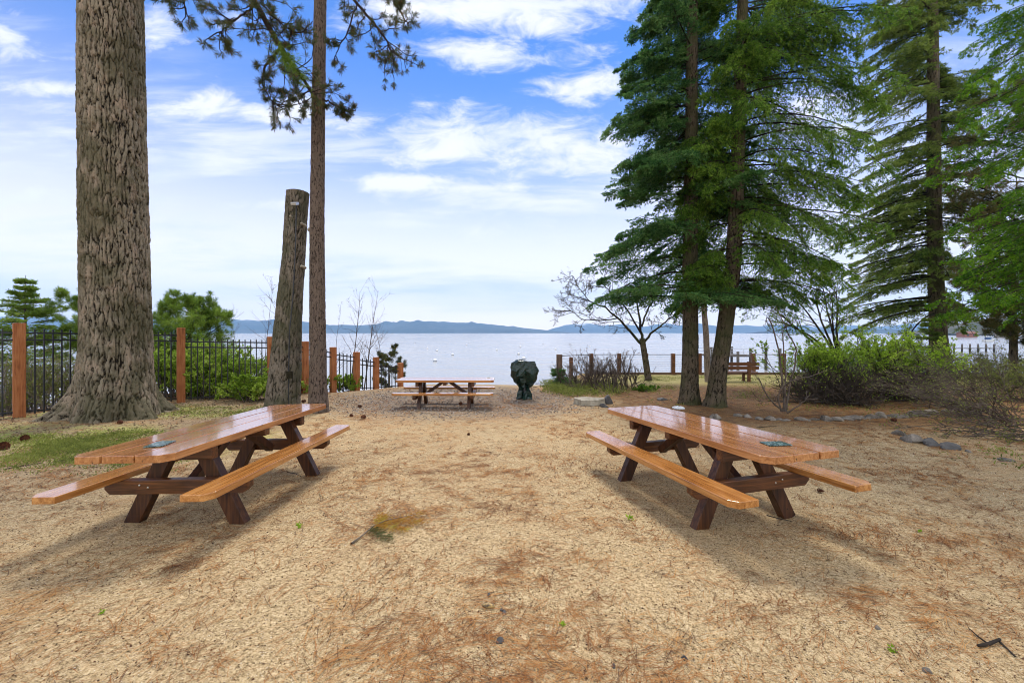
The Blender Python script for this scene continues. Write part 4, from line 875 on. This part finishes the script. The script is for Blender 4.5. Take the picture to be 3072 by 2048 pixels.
for pts,r in limbs:
    pts=np.array(pts); K=14; q=np.linspace(0,1,K); d=np.linspace(0,1,len(pts)); P=np.stack([np.interp(q,d,pts[:,k]) for k in range(3)],-1); P+=rng.normal(size=P.shape)*.02; P[0]=pts[0]
    ysp=rng.normal()*.8; P[:,1]+=q*ysp; Rr=np.linspace(r,.016,K); tubes(mb,P,Rr,7)
    Bq,Tq=along(P[None],13,.2); pr_=nrm(np.cross(Tq,rng.normal(size=Tq.shape)))
    sk=grow(Bq,nrm(Tq*.6+pr_),np.full(len(Bq),1.25)*rng.uniform(.5,1.1,len(Bq)),np.full(len(Bq),.014),[dict(jit=.18,grav=.05,tip=.5),dict(n=6,len=.5,ang=.8,jit=.2,rr=.7,rmin=.008,grav=.05),dict(n=4,len=.45,ang=.8,jit=.2,rr=.7,rmin=.007)],K=6)
    skel_mesh(mb,sk,0,(4,3,3)); sks.append(sk)
mb.build('trunk',M['bark_fir'],root,attr='bark')
lb=MB()
for sk in sks: put_leaves(lb,sk[2][0],2,.045,.028,0,.3); put_leaves(lb,sk[1][0],3,.045,.028,0,.3)
lb.build('bud',M['bud'],root)
def sapling(px,pyt,Yd,label,r=.025,lean=0.,n=9):
    b=GP(px,Yd); top=W(px+lean,pyt,Yd); ht=top[2]-b[2]; d=(top-b)/np.linalg.norm(top-b)
    bare('bare_sapling',label,'sapling',b,[d],np.array([ht]),np.array([r]),[dict(jit=.035,tip=.15),dict(n=n*2,len=.30,ang=.75,jit=.1,grav=.05,rr=.5,t0=.25,rmin=.005),dict(n=4,len=.4,ang=.7,jit=.15,rr=.7,rmin=.004)],M['twig'],None,'leafless saplings behind the picket fence',K=9)
sapling(818,800,16,'tall thin leafless sapling just left of the sawn trunk',.03,8)
sapling(790,860,17,'shorter leafless sapling left of the sawn trunk, behind the fence',.02,10,7)
sapling(728,930,17,'spindly leafless sapling over the lake between the bushy pine and sawn trunk',.018,5,7)
sapling(1052,872,19,'leafless sapling standing right of the slender pine, behind the first pickets',.035,22,12)
sapling(1090,868,20.5,'leaning leafless sapling behind the fence, second right of the slender pine',.035,40,12)
sapling(1005,930,18,'short faint sapling close to the right side of the slender pine',.018,8,6)
sapling(1160,940,23,'wide spreading leafless sapling near the last fence posts',.025,-10,12)
sapling(455,925,19,'wispy leafless sapling right beside the huge trunk, behind the pickets',.016,2,6)
# brushy shrubs
def shrub(px,py,Yd,w_,h_,label,n,levels,m,leaf=None,name='shrub',wind=None,rr=.012,el=(.35,1.3),yscale=.6):
    b=GP(px,Yd) if py is None else G(px,py); az=rng.uniform(0,2*PI,n); e=rng.uniform(el[0],el[1],n)
    dirs=np.stack([np.cos(az)*np.cos(e)*w_/h_,np.sin(az)*np.cos(e)*w_/h_*yscale,np.sin(e)],-1); ln=h_*np.linalg.norm(dirs,axis=1)*rng.uniform(.7,1.1,n)*.62
    return bare(name,label,'shrub',b,dirs,ln,np.full(n,rr)*rng.uniform(.5,1.2,n),[dict(spread=w_*.16,**levels[0])]+levels[1:],m,leaf)
LV=[dict(jit=.12,grav=.03,tip=.5),dict(n=7,len=.5,ang=.6,jit=.15,rr=.6,rmin=.004,grav=.04),dict(n=4,len=.5,ang=.6,jit=.15,rr=.7,rmin=.0035)]
green=lambda n,ln=.045,wd=.026,m=None:[dict(lv=2,n=n,ln=ln,wd=wd,mats=[m or M['manz']],up=.3),dict(lv=1,n=n,ln=ln,wd=wd,up=.3)]
MZ=[(505,12.6,2.0,2.5,'glossy green manzanita bush in front of the orange post by the huge trunk',55),(590,13.2,2.1,2.4,'bright green leafy bush behind the pickets, left of two neighbours',50),(685,13.2,2.1,2.4,'leafy green bush behind the middle pickets left of the sawn trunk',50),
    (752,12.0,1.3,1.1,'low bright green bush hugging the fence beside the sawn trunk',40),(905,13.9,1.5,1.3,'green bush showing between the sawn trunk and slender pine',36),(1045,15.2,1.0,1.0,'small round green bush at the foot of the fence right of the slender pine',30),(640,12.5,1.7,1.1,'low green bush at the foot of the pickets below the taller bushes',40)]
for px,Yd,w_,h_,lab,n in MZ: shrub(px,None,Yd,w_,h_,lab,n,LV,M['twig'],green(9,.065,.04))
for px,Yd,w_,h_,lab,n in [(60,11.4,2.4,2.6,'tangled twiggy bush with sparse green leaves behind the left fence post',60),(190,12.0,2.2,2.6,'tangled yellow green bush behind the pickets left of the huge trunk',60),(-60,11.2,2.0,1.3,'twiggy bush at the left photo edge behind the fence',40),(800,15.5,2.4,2.1,'twiggy pale bush behind the pickets left of the sawn trunk',50),(330,13,2.4,1.2,'olive bush hidden mostly by the huge trunk',30)]:
    shrub(px,None,Yd,w_,h_,lab,n,LV,M['twig_pale'],green(3,.05,.03,M['mixleaf']))
# vines creeping on left fence are left to the bush
for px,py,w_,h_,lab,n in [(1745,1166,2.1,2.5,'leafless grey brush beside the thick corner post',60),(1812,1172,2.1,2.5,'leafless grey brush in the middle of the thicket before the lawn fence',46),(1880,1165,1.9,2.1,'leafless brush at the right end of the thicket, near the bare tree',40)]:
    shrub(px,py,None,w_,h_,lab,int(n*.6),[dict(jit=.16,grav=.03,tip=.5),dict(n=6,len=.5,ang=.6,jit=.18,rr=.6,rmin=.007,grav=.04),dict(n=3,len=.5,ang=.6,jit=.15,rr=.7,rmin=.006)],M['twig'],None,rr=.02,el=(.35,1.3))
# low green skirts under the thicket
def cover(name,label,pts,n,hgt,m,ln,wd,cat='ground cover'):
    mb=MB(); P=[]
    for px0,px1,py0,py1,k in pts:
        a=[G(rng.uniform(px0,px1),rng.uniform(py0,py1)) for _ in range(40)]; a=np.array(a); 
        for q in range(k): P.append(a[rng.integers(40)]+rng.normal(size=3)*[.22,.22,0])
    P=np.array(P); P[:,2]=ground(P[:,0],P[:,1]); k=len(P); B=np.repeat(P,n,0)+rng.normal(size=(k*n,3))*[.07,.07,0]; B[:,2]+=rng.random(k*n)*hgt
    d=nrm(rv(k*n)+[0,0,.8]); s=nrm(np.cross(d,rv(k*n))); blades(mb,B,d,s,ln*rng.uniform(.6,1.3,k*n),wd,0)
    o=mb.build(name,m); tag(o,label,cat,kind='stuff'); return o
cover('ground_cover','low yellow green creeping plants under the leafless thicket',[(1655,1860,1150,1188,520),(1640,1720,1140,1180,160)],14,.22,M['mixleaf'],.06,.03)
cover('weeds','scattered green weeds and tufts around the firs and lawn edge',[(1920,1990,1165,1178,60),(1990,2030,1160,1172,30),(2400,2500,1120,1150,60),(2600,2800,1195,1250,40),(2200,2330,1150,1190,60),(2950,3060,1290,1400,30),(1950,2300,1150,1215,60),(2350,2600,1200,1235,40)],9,.07,M['mixleaf'],.05,.018)
cover('grass','short mossy grass around the left pine and along the lawn',[(30,520,1300,1390,2200),(520,790,1215,1250,400),(1900,2330,1130,1142,700)],9,.015,M['mixleaf'],.035,.012,'grass')
# low clumpy dark plants near fir
shrub(1935,1172,None,.7,.3,'small dark green ground plant left of the firs',22,LV,M['twig'],green(4,.06,.035,M['fir2']),el=(.2,1.2))
# big lime shrub right
LVb=[dict(jit=.14,grav=.0,tip=.5),dict(n=7,len=.5,ang=.55,jit=.16,rr=.6,rmin=.005,grav=.02),dict(n=5,len=.5,ang=.6,jit=.18,rr=.7,rmin=.004,grav=.04)]
def lime(px,Yd,w_,h_,label,n,nl):
    b=GP(px,Yd); az=rng.uniform(0,2*PI,n); e=rng.uniform(.15,1.4,n)
    dirs=np.stack([np.cos(az)*np.cos(e)*w_*.5,np.sin(az)*np.cos(e)*w_*.3,np.sin(e)*h_],-1); ln=np.linalg.norm(dirs,axis=1)*rng.uniform(.7,.98,n)
    root=empty('shrub',tuple(b)); tag(root,label,'shrub'); P0=rng.normal(size=(n,3))*np.array([w_*.12,w_*.06,0])
    sk=grow(P0,dirs,ln,rng.uniform(.008,.017,n),LVb,K=7); mb=MB(); skel_mesh(mb,sk); mb.build('stem',M['twig_mid'],root)
    lb=MB(); B,T=along(sk[2][0],max(nl,1),.2); top=h_*.52; keep=rng.random(len(B))<sst(top-.3,top+.4,B[:,2])*.8+.03; B,T=B[keep],T[keep]; n2=len(B)
    d=nrm(T*.5+rv(n2)+[0,0,.4]); s=nrm(np.cross(d,rv(n2))); blades(lb,B,d,s,.05*rng.uniform(.6,1.3,n2),.03,0,.5); lb.build('foliage',M['lime'],root)
lime(2470,12.9,3.0,1.9,'lime green shrub over dark bare stems, left half of the big pair',140,15)
lime(2690,12.6,3.4,2.15,'tallest lime green shrub over dark bare stems, below the tall spruce',170,15)
lime(2520,11.9,3.4,1.5,'low tangle of bare brown branches at the foot of the lime shrubs',120,0)
# extra background green right
for px,Yd,w_,h_,lab,n in [(2900,15.5,3.4,1.9,'grey green shrub behind the twiggy tangle at right',60),(3060,12.5,3.2,2.0,'green leaved shrub at the right photo edge',60),(3000,20,4,2.2,'distant olive shrub near the right shore',50)]:
    shrub(px,None,Yd,w_,h_,lab,n,LV,M['twig'],green(3,.055,.03,M['mixleaf']),el=(.3,1.3))
def arching(px,Yd,n,ln,label,lean=(-1,0),e0=(.1,.9),m='twig',leafn=1,rr=.011,sp=.35,wind=(-.03,0,-.03)):
    b=GP(px,Yd); a0=math.atan2(lean[1],lean[0]); az=a0+rng.normal(size=n)*.8; e=rng.uniform(*e0,n)
    dirs=np.stack([np.cos(az)*np.cos(e),np.sin(az)*np.cos(e),np.sin(e)],-1)
    bare('shrub',label,'shrub',b,dirs,ln*rng.uniform(.5,1.1,n),np.full(n,rr)*rng.uniform(.6,1.3,n),[dict(spread=sp,jit=.10,grav=-.045,wind=wind,tip=.4),dict(n=7,len=.45,ang=.45,jit=.12,rr=.6,rmin=.004),dict(n=4,len=.45,ang=.5,jit=.14,rr=.7,rmin=.0035)],M[m],[dict(lv=2,n=leafn,ln=.04,wd=.022,mats=[M['mixleaf']],up=.2)],K=8)
arching(3010,8.6,46,1.9,'sprawling leafless tangle of arching grey twigs at the right edge',lean=(-1,-.25))
arching(2950,10.0,50,2.0,'second arching twig tangle behind the first at the right edge',lean=(-1,.1),e0=(.3,1.2))
arching(3090,7.2,26,1.6,'low arching twigs nearest the camera at the right edge',lean=(-1,.15),e0=(.1,.7))
# multi stem small tree
def stems(name,label,lines,r,m,Yd0,leaf=False,sub=5,subl=.5):
    base=None; mb=MB(); root=None
    for pts in lines:
        Pw=np.array([W(px*1.3061,py*1.3061,Yd) for px,py,Yd in pts])
        if base is None: base=Pw[0].copy(); root=empty(name,tuple(base)); tag(root,label,'tree')
        Pw=Pw-base; K=len(Pw)*4; q=np.linspace(0,1,K); d=np.linspace(0,1,len(Pw)); P=np.stack([np.interp(q,d,Pw[:,k]) for k in range(3)],-1)
        for _ in range(2): P[1:-1]=(P[:-2]+2*P[1:-1]+P[2:])/4
        P+=rng.normal(size=P.shape)*.006; tubes(mb,P,np.linspace(r,r*.3,K),6)
        if sub:
            Bq,Tq=along(P[None],sub,.4); pr_=nrm(np.cross(Tq,rng.normal(size=Tq.shape))); sk=grow(Bq,nrm(Tq+pr_*.8),subl*rng.uniform(.5,1.2,len(Bq)),np.full(len(Bq),r*.35),[dict(jit=.15,tip=.4),dict(n=3,len=.5,ang=.6,jit=.15,rr=.7,rmin=.004)],K=6); skel_mesh(mb,sk,0,(4,3))
    mb.build('stem',m,root); return root
Ym=9.2
stems('bare_sapling','twisting leafless sapling with several stems in front of the lime shrub',[[(1800,945,Ym),(1803,900,Ym),(1805,860,Ym),(1800,800,Ym),(1797,760,Ym),(1812,735,Ym)],[(1806,945,Ym),(1812,890,Ym+.1),(1826,840,Ym+.1),(1830,800,Ym),(1812,770,Ym),(1800,740,Ym),(1788,715,Ym)],[(1795,945,Ym),(1785,915,Ym),(1795,890,Ym-.1),(1822,872,Ym-.2),(1860,865,Ym-.2),(1900,850,Ym-.2)],[(1798,945,Ym),(1770,920,Ym),(1752,890,Ym-.1),(1742,865,Ym-.1)],[(1808,948,Ym),(1830,935,Ym-.2),(1856,912,Ym-.3)],[(1804,945,Ym),(1790,800,Ym+.1),(1765,725,Ym+.2),(1758,740,Ym+.2)]],.022,M['twig'],Ym,sub=5,subl=.3)
Yl=16.5
stems('bare_tree','clump of leaning leafless stems behind the lime shrub, over the lake',[[(1925,830,Yl),(1895,775,Yl),(1870,740,Yl),(1845,705,Yl),(1820,680,Yl)],[(1930,830,Yl),(1900,770,Yl),(1880,720,Yl),(1872,670,Yl)],[(1935,830,Yl),(1915,770,Yl),(1900,715,Yl),(1890,660,Yl)],[(1920,830,Yl),(1870,775,Yl),(1810,745,Yl),(1765,735,Yl)],[(1928,830,Yl),(1915,780,Yl),(1913,740,Yl),(1912,690,Yl)],[(1918,830,Yl),(1850,770,Yl),(1800,730,Yl),(1770,700,Yl)],[(1932,830,Yl),(1920,760,Yl),(1925,710,Yl),(1920,660,Yl)]],.05,M['bark_fir'],Yl,sub=8,subl=1.1)

# ================================================================== rocks
def rock(px,py,sx,sz,label,m='rock',name='stone',group=None,seed=0,sy=None,flat=False,sink=.25,cat='stone'):
    b=G(px,py); bm_u=16; th=np.arange(bm_u)*2*PI/bm_u; ph=np.linspace(-PI/2,PI/2,11); TH,PH=np.meshgrid(th,ph)
    n=np.stack([np.cos(TH)*np.cos(PH),np.sin(TH)*np.cos(PH),np.sin(PH)],-1)
    # faceted: clip with random planes
    r=np.ones(TH.shape)
    for k in range(9):
        a=h2(k,seed,1)*2*PI; e=(h2(k,seed,2)-.35)*1.6; pn=np.array([math.cos(a)*math.cos(e),math.sin(a)*math.cos(e),math.sin(e)]); dd=.50+.3*h2(k,seed,3)
        c_=n@pn; r=np.where(c_>0,np.minimum(r,dd/np.maximum(c_,1e-3)),r)
    r=r*(1+.08*(vn(n[...,0]*3+seed,n[...,1]*3+n[...,2]*2,seed)-.5))
    V=n*r[...,None]*np.array([sx/2*1.35,(sy or sx*.75)/2*1.35,sz*.85]); V[...,2]+=sz*(.26-sink)
    i=np.arange(10)[:,None]*bm_u; q=np.arange(bm_u)[None]; q2=(q+1)%bm_u
    mb=MB(); mb.add(V,np.stack([i+q,i+q2,i+bm_u+q2,i+bm_u+q],-1).reshape(-1,4)); o=mb.build(name,M[m],None,True); o.location=tuple(b)
    o.rotation_euler[2]=h2(seed,1,9)*2; 
    try: o.data.set_sharp_from_angle(angle=R_(28))
    except Exception: pass
    tag(o,label,cat,group); return o
z7=lambda a,b:(a/2.697+2200,b/2.697+850)
RW=[(30,1070,72,26),(118,1080,66,24),(215,1095,80,16),(298,1100,72,26),(365,1100,60,14),(420,1105,70,12),(560,1103,100,24),(665,1098,80,16),(755,1100,110,38),(840,1104,90,28),(910,1095,90,20),(968,1090,100,34),(1045,1088,60,22),(1120,1085,110,36),(1205,1078,90,38),(1310,1076,100,22),(1400,1078,90,22),(1500,1064,150,34),(1620,1050,110,30),(1715,1035,70,24),(1820,1028,80,28)]
for i,(a,b,wd,ht) in enumerate(RW):
    p=z7(a,b+4); q=G(*p); sx=wd/2.697/F*q[1]; sz=ht/2.697/F*q[1]*1.45; sx*=1.15
    rock(p[0],p[1],sx,sz,'grey border stone, %s from the left in the long stone row behind the right table'%ordn[i],'rock',group='stones edging the path',seed=i+1)
p5=lambda a,b:(a/2.352+1700,b/2.352+1150)
for a,b,wd,ht,lab in [(1030,245,60,30,'pale stone at the table edge starting the stone row'),(1062,252,58,38,'angular grey stone touching the far edge of the right table top')]:
    p=p5(a,b); q=G(*p); rock(p[0],p[1],wd/2.352/F*q[1],ht/2.352/F*q[1]*1.3,lab,seed=len(lab),group='stones edging the path')
for i,(a,b,wd,ht,lab) in enumerate([(1345,1218,100,46,'tan sandy boulder half sunk at the start of the short stone row'),(1435,1272,150,66,'flat topped grey boulder, largest of the short stone row'),(1600,1300,130,58,'dark rounded boulder in the middle of the short stone row'),(1745,1332,140,46,'long grey boulder right of the dark one in the short stone row'),(1895,1356,50,18,'small pale stone ending the short stone row'),(2200,1425,130,22,'thin flat stone half buried near the right edge')]):
    p=z7(a,b+6); q=G(*p); rock(p[0],p[1],wd/2.697/F*q[1],ht/2.697/F*q[1]*1.3,lab,'rockd' if 'dark' in lab else 'rock',seed=40+i,group='boulders by the twig tangle')
z6=lambda a,b:(a/3.36+1600,b/3.36+900)
p=z6(750,1040); rock(p[0],p[1],.36,.24,'round dark boulder right of the low tree stump','rockd',seed=60,sy=.33,sink=-.05)
p=z6(712,1078); rock(p[0],p[1],.24,.14,'small dark stone in front of the round dark boulder','rockd',seed=61)
p=z6(1312,1005); rock(p[0],p[1],.36,.09,'flat mossy stone on the needles left of the firs','rockd',seed=62)
# stump
p=G(*z6(560,1050)); st=empty('tree_stump',tuple(p)); tag(st,'low pale sawn stump beside the round dark boulder','stump')
mb=MB(); a=np.linspace(0,2*PI,40,endpoint=False)
def lob(V,a):
    k=1+.10*np.sin(3*a+1)+.07*np.sin(5*a)-.16*np.exp(-((a-4.3)/.12)**2)-.12*np.exp(-((a-3.95)/.1)**2); V[...,0]*=k*1.25; V[...,1]*=k*.9; return V
lathe_pts(mb,[(.36,-.05),(.345,.03),(.335,.09),(.33,.145)],72,lob); mb.build('trunk',M['cutwood'],st,False)
mb=MB(); lathe_pts(mb,[(.335,.144),(.335,.164),(.31,.172)],72,lob); mb.build('cut_face',M['cutwood'],st,False)

# ================================================================== ground debris
def cone(px,py,r,label):
    r*=.78; b=G(px,py); mb=MB(); n=60; k=np.arange(n); a=k*2.4; t=(k+.5)/n; rad=r*np.sin(np.clip(t*PI*.92+.15,0,PI))**.7; y=(t-.5)*r*2.3
    d=np.stack([np.cos(a),0*a+.5,np.sin(a)],-1); d=nrm(d); Bp=np.stack([np.cos(a)*rad*.35,y,np.sin(a)*rad*.35],-1); s=np.stack([-np.sin(a),0*a,np.cos(a)],-1)
    blades(mb,Bp,d,s,rad*.85+.004,r*.55,0,.7); lathe_pts(mb,[(r*.5*math.sin(q*PI/6+.1),-r*1.1+q*r*.36) for q in range(7)],10,lambda V,a:V[...,[0,2,1]])
    o=mb.build('pine_cone',M['cone']); o.location=(b[0],b[1],b[2]+r*.8); o.rotation_euler=(0,0,rng.uniform(0,6)); tag(o,label,'pine cone','fallen pine cones')
for px,py,r,lab in [(1080,1223,.065,'pine cone on the gravel between the slender pine and far table, farthest of three'),(1055,1250,.05,'smaller pine cone left in the trio near the slender pine'),(1089,1256,.065,'pine cone nearest the camera in the trio near the slender pine'),(910,1207,.07,'pine cone at the foot of the slender pine'),(73,1322,.07,'dark pine cone on the moss at far left'),(8,1348,.085,'large pine cone cut by the left edge'),(362,1271,.055,'pine cone against the roots of the huge trunk'),(1382,1214,.06,'pine cone lying under the far table'),(2680,1264,.06,'pine cone on the sandy path below the stone row'),(2462,1478,.035,'tiny pine cone on the needles right of the right table'),(1405,1345-40,.03,'tiny cone scale on the sand in the middle distance')]: cone(px,py,r,lab)
# fallen sprig
b=G(1120,1590); root=empty('fallen_branch',tuple(b)); tag(root,'fallen fir sprig with orange and green needles on the sand between the tables','branch')
mb=MB(); Gs=lambda px,py,h=.015:G(px,py)-b+[0,0,h]
P=np.array([Gs(1054,1637),Gs(1085,1612),Gs(1120,1588,.03),Gs(1160,1574,.04),Gs(1210,1562,.04),Gs(1270,1548,.03)]); tubes(mb,P,np.array([.009,.006,.005,.004,.003,.002]),5)
mb.build('twig',M['twig_pale'],root)
lb=MB()
lines=[(P[2],P[5],.09),(P[2],Gs(1220,1600),.08),(P[1]*.3+P[2]*.7,Gs(1170,1625),.08),(P[3],Gs(1275,1575),.07),(P[3]*.5+P[2]*.5,Gs(1150,1555),.05)]
for j,(a,c,ww) in enumerate(lines):
    n=420; t=rng.random(n)[:,None]; B=a*(1-t)+c*t+rng.normal(size=(n,3))*[.022,.022,.01]; B[:,2]=np.abs(B[:,2]-P[:,2].mean())*.6+.012+P[:,2].mean()-.02
    T=nrm(c-a); s_=np.array([-T[1],T[0],0]); d=nrm(T*.6+s_*np.where(rng.random(n)<.5,-1,1)[:,None]+rv(n)*.35+[0,0,.15]); blades(lb,B,d,nrm(np.cross(d,rv(n))),.05*rng.uniform(.6,1.2,n),.004,0 if j not in(2,) else 1)
lb.build('foliage',[M['sprig'] if 'sprig' in M else foliage_mat('sprig_orange',(.30,.12,.02),(.42,.21,.035),(.40,.34,.06),9,.3),M['pine_n']],root)
# dark stick lower right
b=G(2960,1940); root=empty('stick',tuple(b)); tag(root,'dark forked stick on the needles in the lower right corner','stick')
mb=MB(); g=lambda px,py,h=.012:G(px,py)-b+[0,0,h]
tubes(mb,np.array([g(2935,1948),g(2965,1938),g(3000,1930,.02)]),np.array([.008,.009,.007]),7,0,True); tubes(mb,np.array([g(2996,1931),g(3020,1955),g(3046,1980)]),np.array([.006,.005,.005]),6,0,True); tubes(mb,np.array([g(2965,1938),g(2935,1915),g(2905,1890)]),np.array([.005,.004,.002]),6,0,True)
mb.build('wood',M['twig_dark'],root)
for pts,r,lab in [([(862,1418),(885,1422),(905,1432)],.006,'thin dark twig on the sand behind the left seat of the left table'),([(2300,1548),(2345,1560),(2375,1566)],.006,'thin twig by the near leg of the right table'),([(2270,1283),(2310,1280),(2330,1279)],.008,'small dark twig beyond the right table top'),([(2820-20,1190),(2870,1205),(2930,1213)],.02,'dark fallen limb under the lime shrub'),([(10,1410),(60,1400),(130,1390)],.008,'long thin twig in the mulch at far left')]:
    c=[G(*q)+[0,0,.01] for q in pts]; mb=MB(); tubes(mb,np.array(c)-c[0],np.array([r,r*.8,r*.5]),5,0,True); o=mb.build('stick',M['twig_dark']); o.location=tuple(c[0]); tag(o,lab,'stick')
# small green leaves
for px,py,r,lab in [(897,1580,.026,'small yellow green leaf bud on the sand near the left table shadow'),(1888,1556,.03,'bright green leaf cluster on the sand beside the right table leg'),(1688,1880,.018,'tiny green sprig near the lower centre'),(2678,1953,.02,'tiny yellow green sprig lower right'),(308,1840,.016,'tiny green sprig lower left'),(2757,1596,.018,'tiny green sprig right of the right table')]:
    b=G(px,py); mb=MB(); n=26; d=nrm(rv(n)+[0,0,.5]); blades(mb,rng.normal(size=(n,3))*r*.35+[0,0,.006],d,nrm(np.cross(d,rv(n))),r*1.1,r*.5); o=mb.build('leaf_sprig',M['lime']); o.location=tuple(b); tag(o,lab,'leaf')
for i,(px,py,r,m,lab) in enumerate([(1467,1787,.017,'rockd','dark pebble just above the shell fragment'),(1505,1832,.014,'rockd','left dark pebble right of the shell fragment'),(1513,1838,.015,'rockd','right dark pebble of the pair by the shell fragment'),(2632,1887,.02,'rock','smooth blue grey pebble at lower right'),(1500,1925,.022,'rockd','dark pebble below the shell fragment, lower centre'),(2052,1975,.02,'rockd','dark pebble at the bottom, right of centre'),(1840,2012-10,.012,'rockd','tiny dark pebble at the bottom edge'),(2780,2012,.02,'rock','pinkish pebble near the bottom right')]):
    rock(px,py,r*2,r*1.3,lab,m,'pebble',seed=80+i,cat='pebble')
b=G(1465,1822); mb=MB(); ang=np.linspace(-2.2,2.2,9); 
P=np.array([[ (k/8-.5)*.085,0,.012] for k in range(9)]); tubes(mb,P,np.array([.004,.010,.013,.014,.014,.013,.012,.010,.006]),9,0,True); o=mb.build('shell_fragment',mat('tan_husk',lambda b_:setb(b_,ramp(noise(coord((1,1,1)),40,3,.6),[(.4,(.08,.06,.04)),(.62,(.5,.33,.12))]),.6,.3))); o.location=tuple(b); o.rotation_euler=(0,0,-.1); tag(o,'tan husk like a shell lying on the sand in the lower centre','husk')
b=G(2036,1226); mb=MB()
def cr(V,a): V=V*(1+.25*(np.sin(a*5)+np.sin(a*9+2))[None,:,None]*.4); V[...,2]=np.abs(V[...,2]); return V
lathe_pts(mb,[(.14,0),(.15,.03),(.10,.06),(.03,.065)],26,cr); o=mb.build('crumpled_wrapper',mat('clear_plastic',lambda b_:setb(b_,(.62,.64,.66),.2,.5)),None,False); o.location=tuple(b); tag(o,'crumpled pale plastic on the ground behind the right table','litter')

# ---- litter: needles, pebbles, grit
def scatter(n,rmin=1.75,rmax=13,pw=1.0):
    # uniform in a fan in front of the camera, denser near
    y=rmin+(rmax-rmin)*rng.random(n)**pw; x=(rng.random(n)*2-1)*(y*1.36+.5); return x,y
m0=34000; cx,cy=scatter(m0,1.7,15.5,1.25)
dn=fbm(cx*2.3+3,cy*2.3,31,4)*.7+vn(cx*.55,cy*.55,8)*.30+.05*sst(1,5,cx)+.08*sst(4,9,cy); kk=rng.random(m0)<sst(.24,.80,dn)*.80+.14; cx,cy,dn=cx[kk],cy[kk],dn[kk]
cnt=(1+rng.poisson(.8+5.5*sst(.45,.75,dn)*rng.random(len(cx))**1.7)); ca_=vn(cx*.7,cy*.7,4)*3.2-.9+rng.normal(size=len(cx))*.8
sp_=.012+.05*rng.random(len(cx)); x=np.repeat(cx,cnt); y=np.repeat(cy,cnt); n=len(x); sp_=np.repeat(sp_,cnt)
x=x+rng.normal(size=n)*sp_; y=y+rng.normal(size=n)*sp_
ang=np.repeat(ca_,cnt)+rng.normal(size=n)*.32; ln=rng.uniform(.07,.19,n); cur_=rng.normal(size=n)*.45
wd=.0013+.0007*y
K=3; tt=np.array([0,.5,1.]); base=np.stack([x,y],-1)
mbn=MB(); px_=[]
for k in range(3):
    aa=ang+cur_*(tt[k]-.5); dx=np.cos(aa)*ln*(tt[k]-.5); dy=np.sin(aa)*ln*(tt[k]-.5); X1=x+dx; Y1=y+dy
    Z1=gz(X1,Y1)+.004+.004*(k==1)+rng.random(n)*.006; s1=np.stack([-np.sin(aa),np.cos(aa)],-1)*wd[:,None]/2*(1 if k==1 else .6)
    px_.append(np.stack([np.stack([X1-s1[:,0],Y1-s1[:,1],Z1],-1),np.stack([X1+s1[:,0],Y1+s1[:,1],Z1],-1)],1))
V=np.stack(px_,1).reshape(-1,3); i=np.arange(n)[:,None]*6; f=np.concatenate([i+np.array([[0,1,3,2]]),i+np.array([[2,3,5,4]])],0)
mbn.add(V,f); o=mbn.build('needle_litter',M['needle_red'],None,False); tag(o,'rust coloured fallen pine needles scattered over the sand','needles',kind='stuff')
def bits(n,rmin,rmax,pw,size,name,label,m,cat,z=.25,mask=None):
    x,y=scatter(n,rmin,rmax,pw)
    if mask: k=mask(x,y); x,y=x[k],y[k]
    n=len(x); s=size*rng.uniform(.5,1.4,n)*(.55+.12*y); oc=np.array([[1,0,0],[0,1,0],[-1,0,0],[0,-1,0],[0,0,.7],[0,0,-.5]]); F8=np.array([[0,1,4],[1,2,4],[2,3,4],[3,0,4]])
    a=rng.uniform(0,PI,n); V=oc[None]*s[:,None,None]*rng.uniform(.6,1.3,(n,6,3)); ca,sa=np.cos(a)[:,None],np.sin(a)[:,None]
    V=np.stack([V[...,0]*ca-V[...,1]*sa*.7,V[...,0]*sa+V[...,1]*ca*.7,V[...,2]],-1); V+=np.stack([x,y,gz(x,y)+s*z],-1)[:,None]
    mb=MB(); mb.add(V,(np.arange(n)[:,None,None]*6+F8[None]).reshape(-1,3)); o=mb.build(name,m,None,False); tag(o,label,cat,kind='stuff')
M['grit']=mat('pale_grit',lambda b:setb(b,ramp(island(),[(.0,(.12,.08,.05)),(.35,(.38,.28,.17)),(.7,(.55,.44,.30)),(1,(.7,.62,.48))]),.85,.2))
M['chip']=mat('dark_chips',lambda b:setb(b,ramp(island(),[(.0,(.03,.015,.01)),(.5,(.10,.04,.02)),(1,(.16,.10,.06))]),.85,.2))
M['mulch']=mat('mulch_bits',lambda b:setb(b,ramp(island(),[(.0,(.03,.02,.012)),(.5,(.16,.10,.055)),(1,(.34,.25,.15))]),.85,.2))
M['gravel']=mat('grey_gravel',lambda b:setb(b,ramp(island(),[(.0,(.05,.04,.035)),(.5,(.17,.14,.12)),(1,(.42,.38,.33))]),.85,.2))
bits(60000,1.75,7,1.6,.0042,'grit','coarse pale sand grains on the ground','M' and M['grit'],'grit')
bits(16000,1.75,14,1.2,.0070,'bark_chips','dark scattered bark chips and cone scales on the sand',M['chip'],'bark chips')
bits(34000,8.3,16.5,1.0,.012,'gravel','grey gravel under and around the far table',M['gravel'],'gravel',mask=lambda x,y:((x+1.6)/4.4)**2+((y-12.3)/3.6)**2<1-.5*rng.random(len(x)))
bits(22000,4.8,12,1.0,.012,'mulch','brown wood mulch around the left pine',M['mulch'],'mulch',mask=lambda x,y:(x<-4.4-rng.random(len(x)))&(rng.random(len(x))<.8))
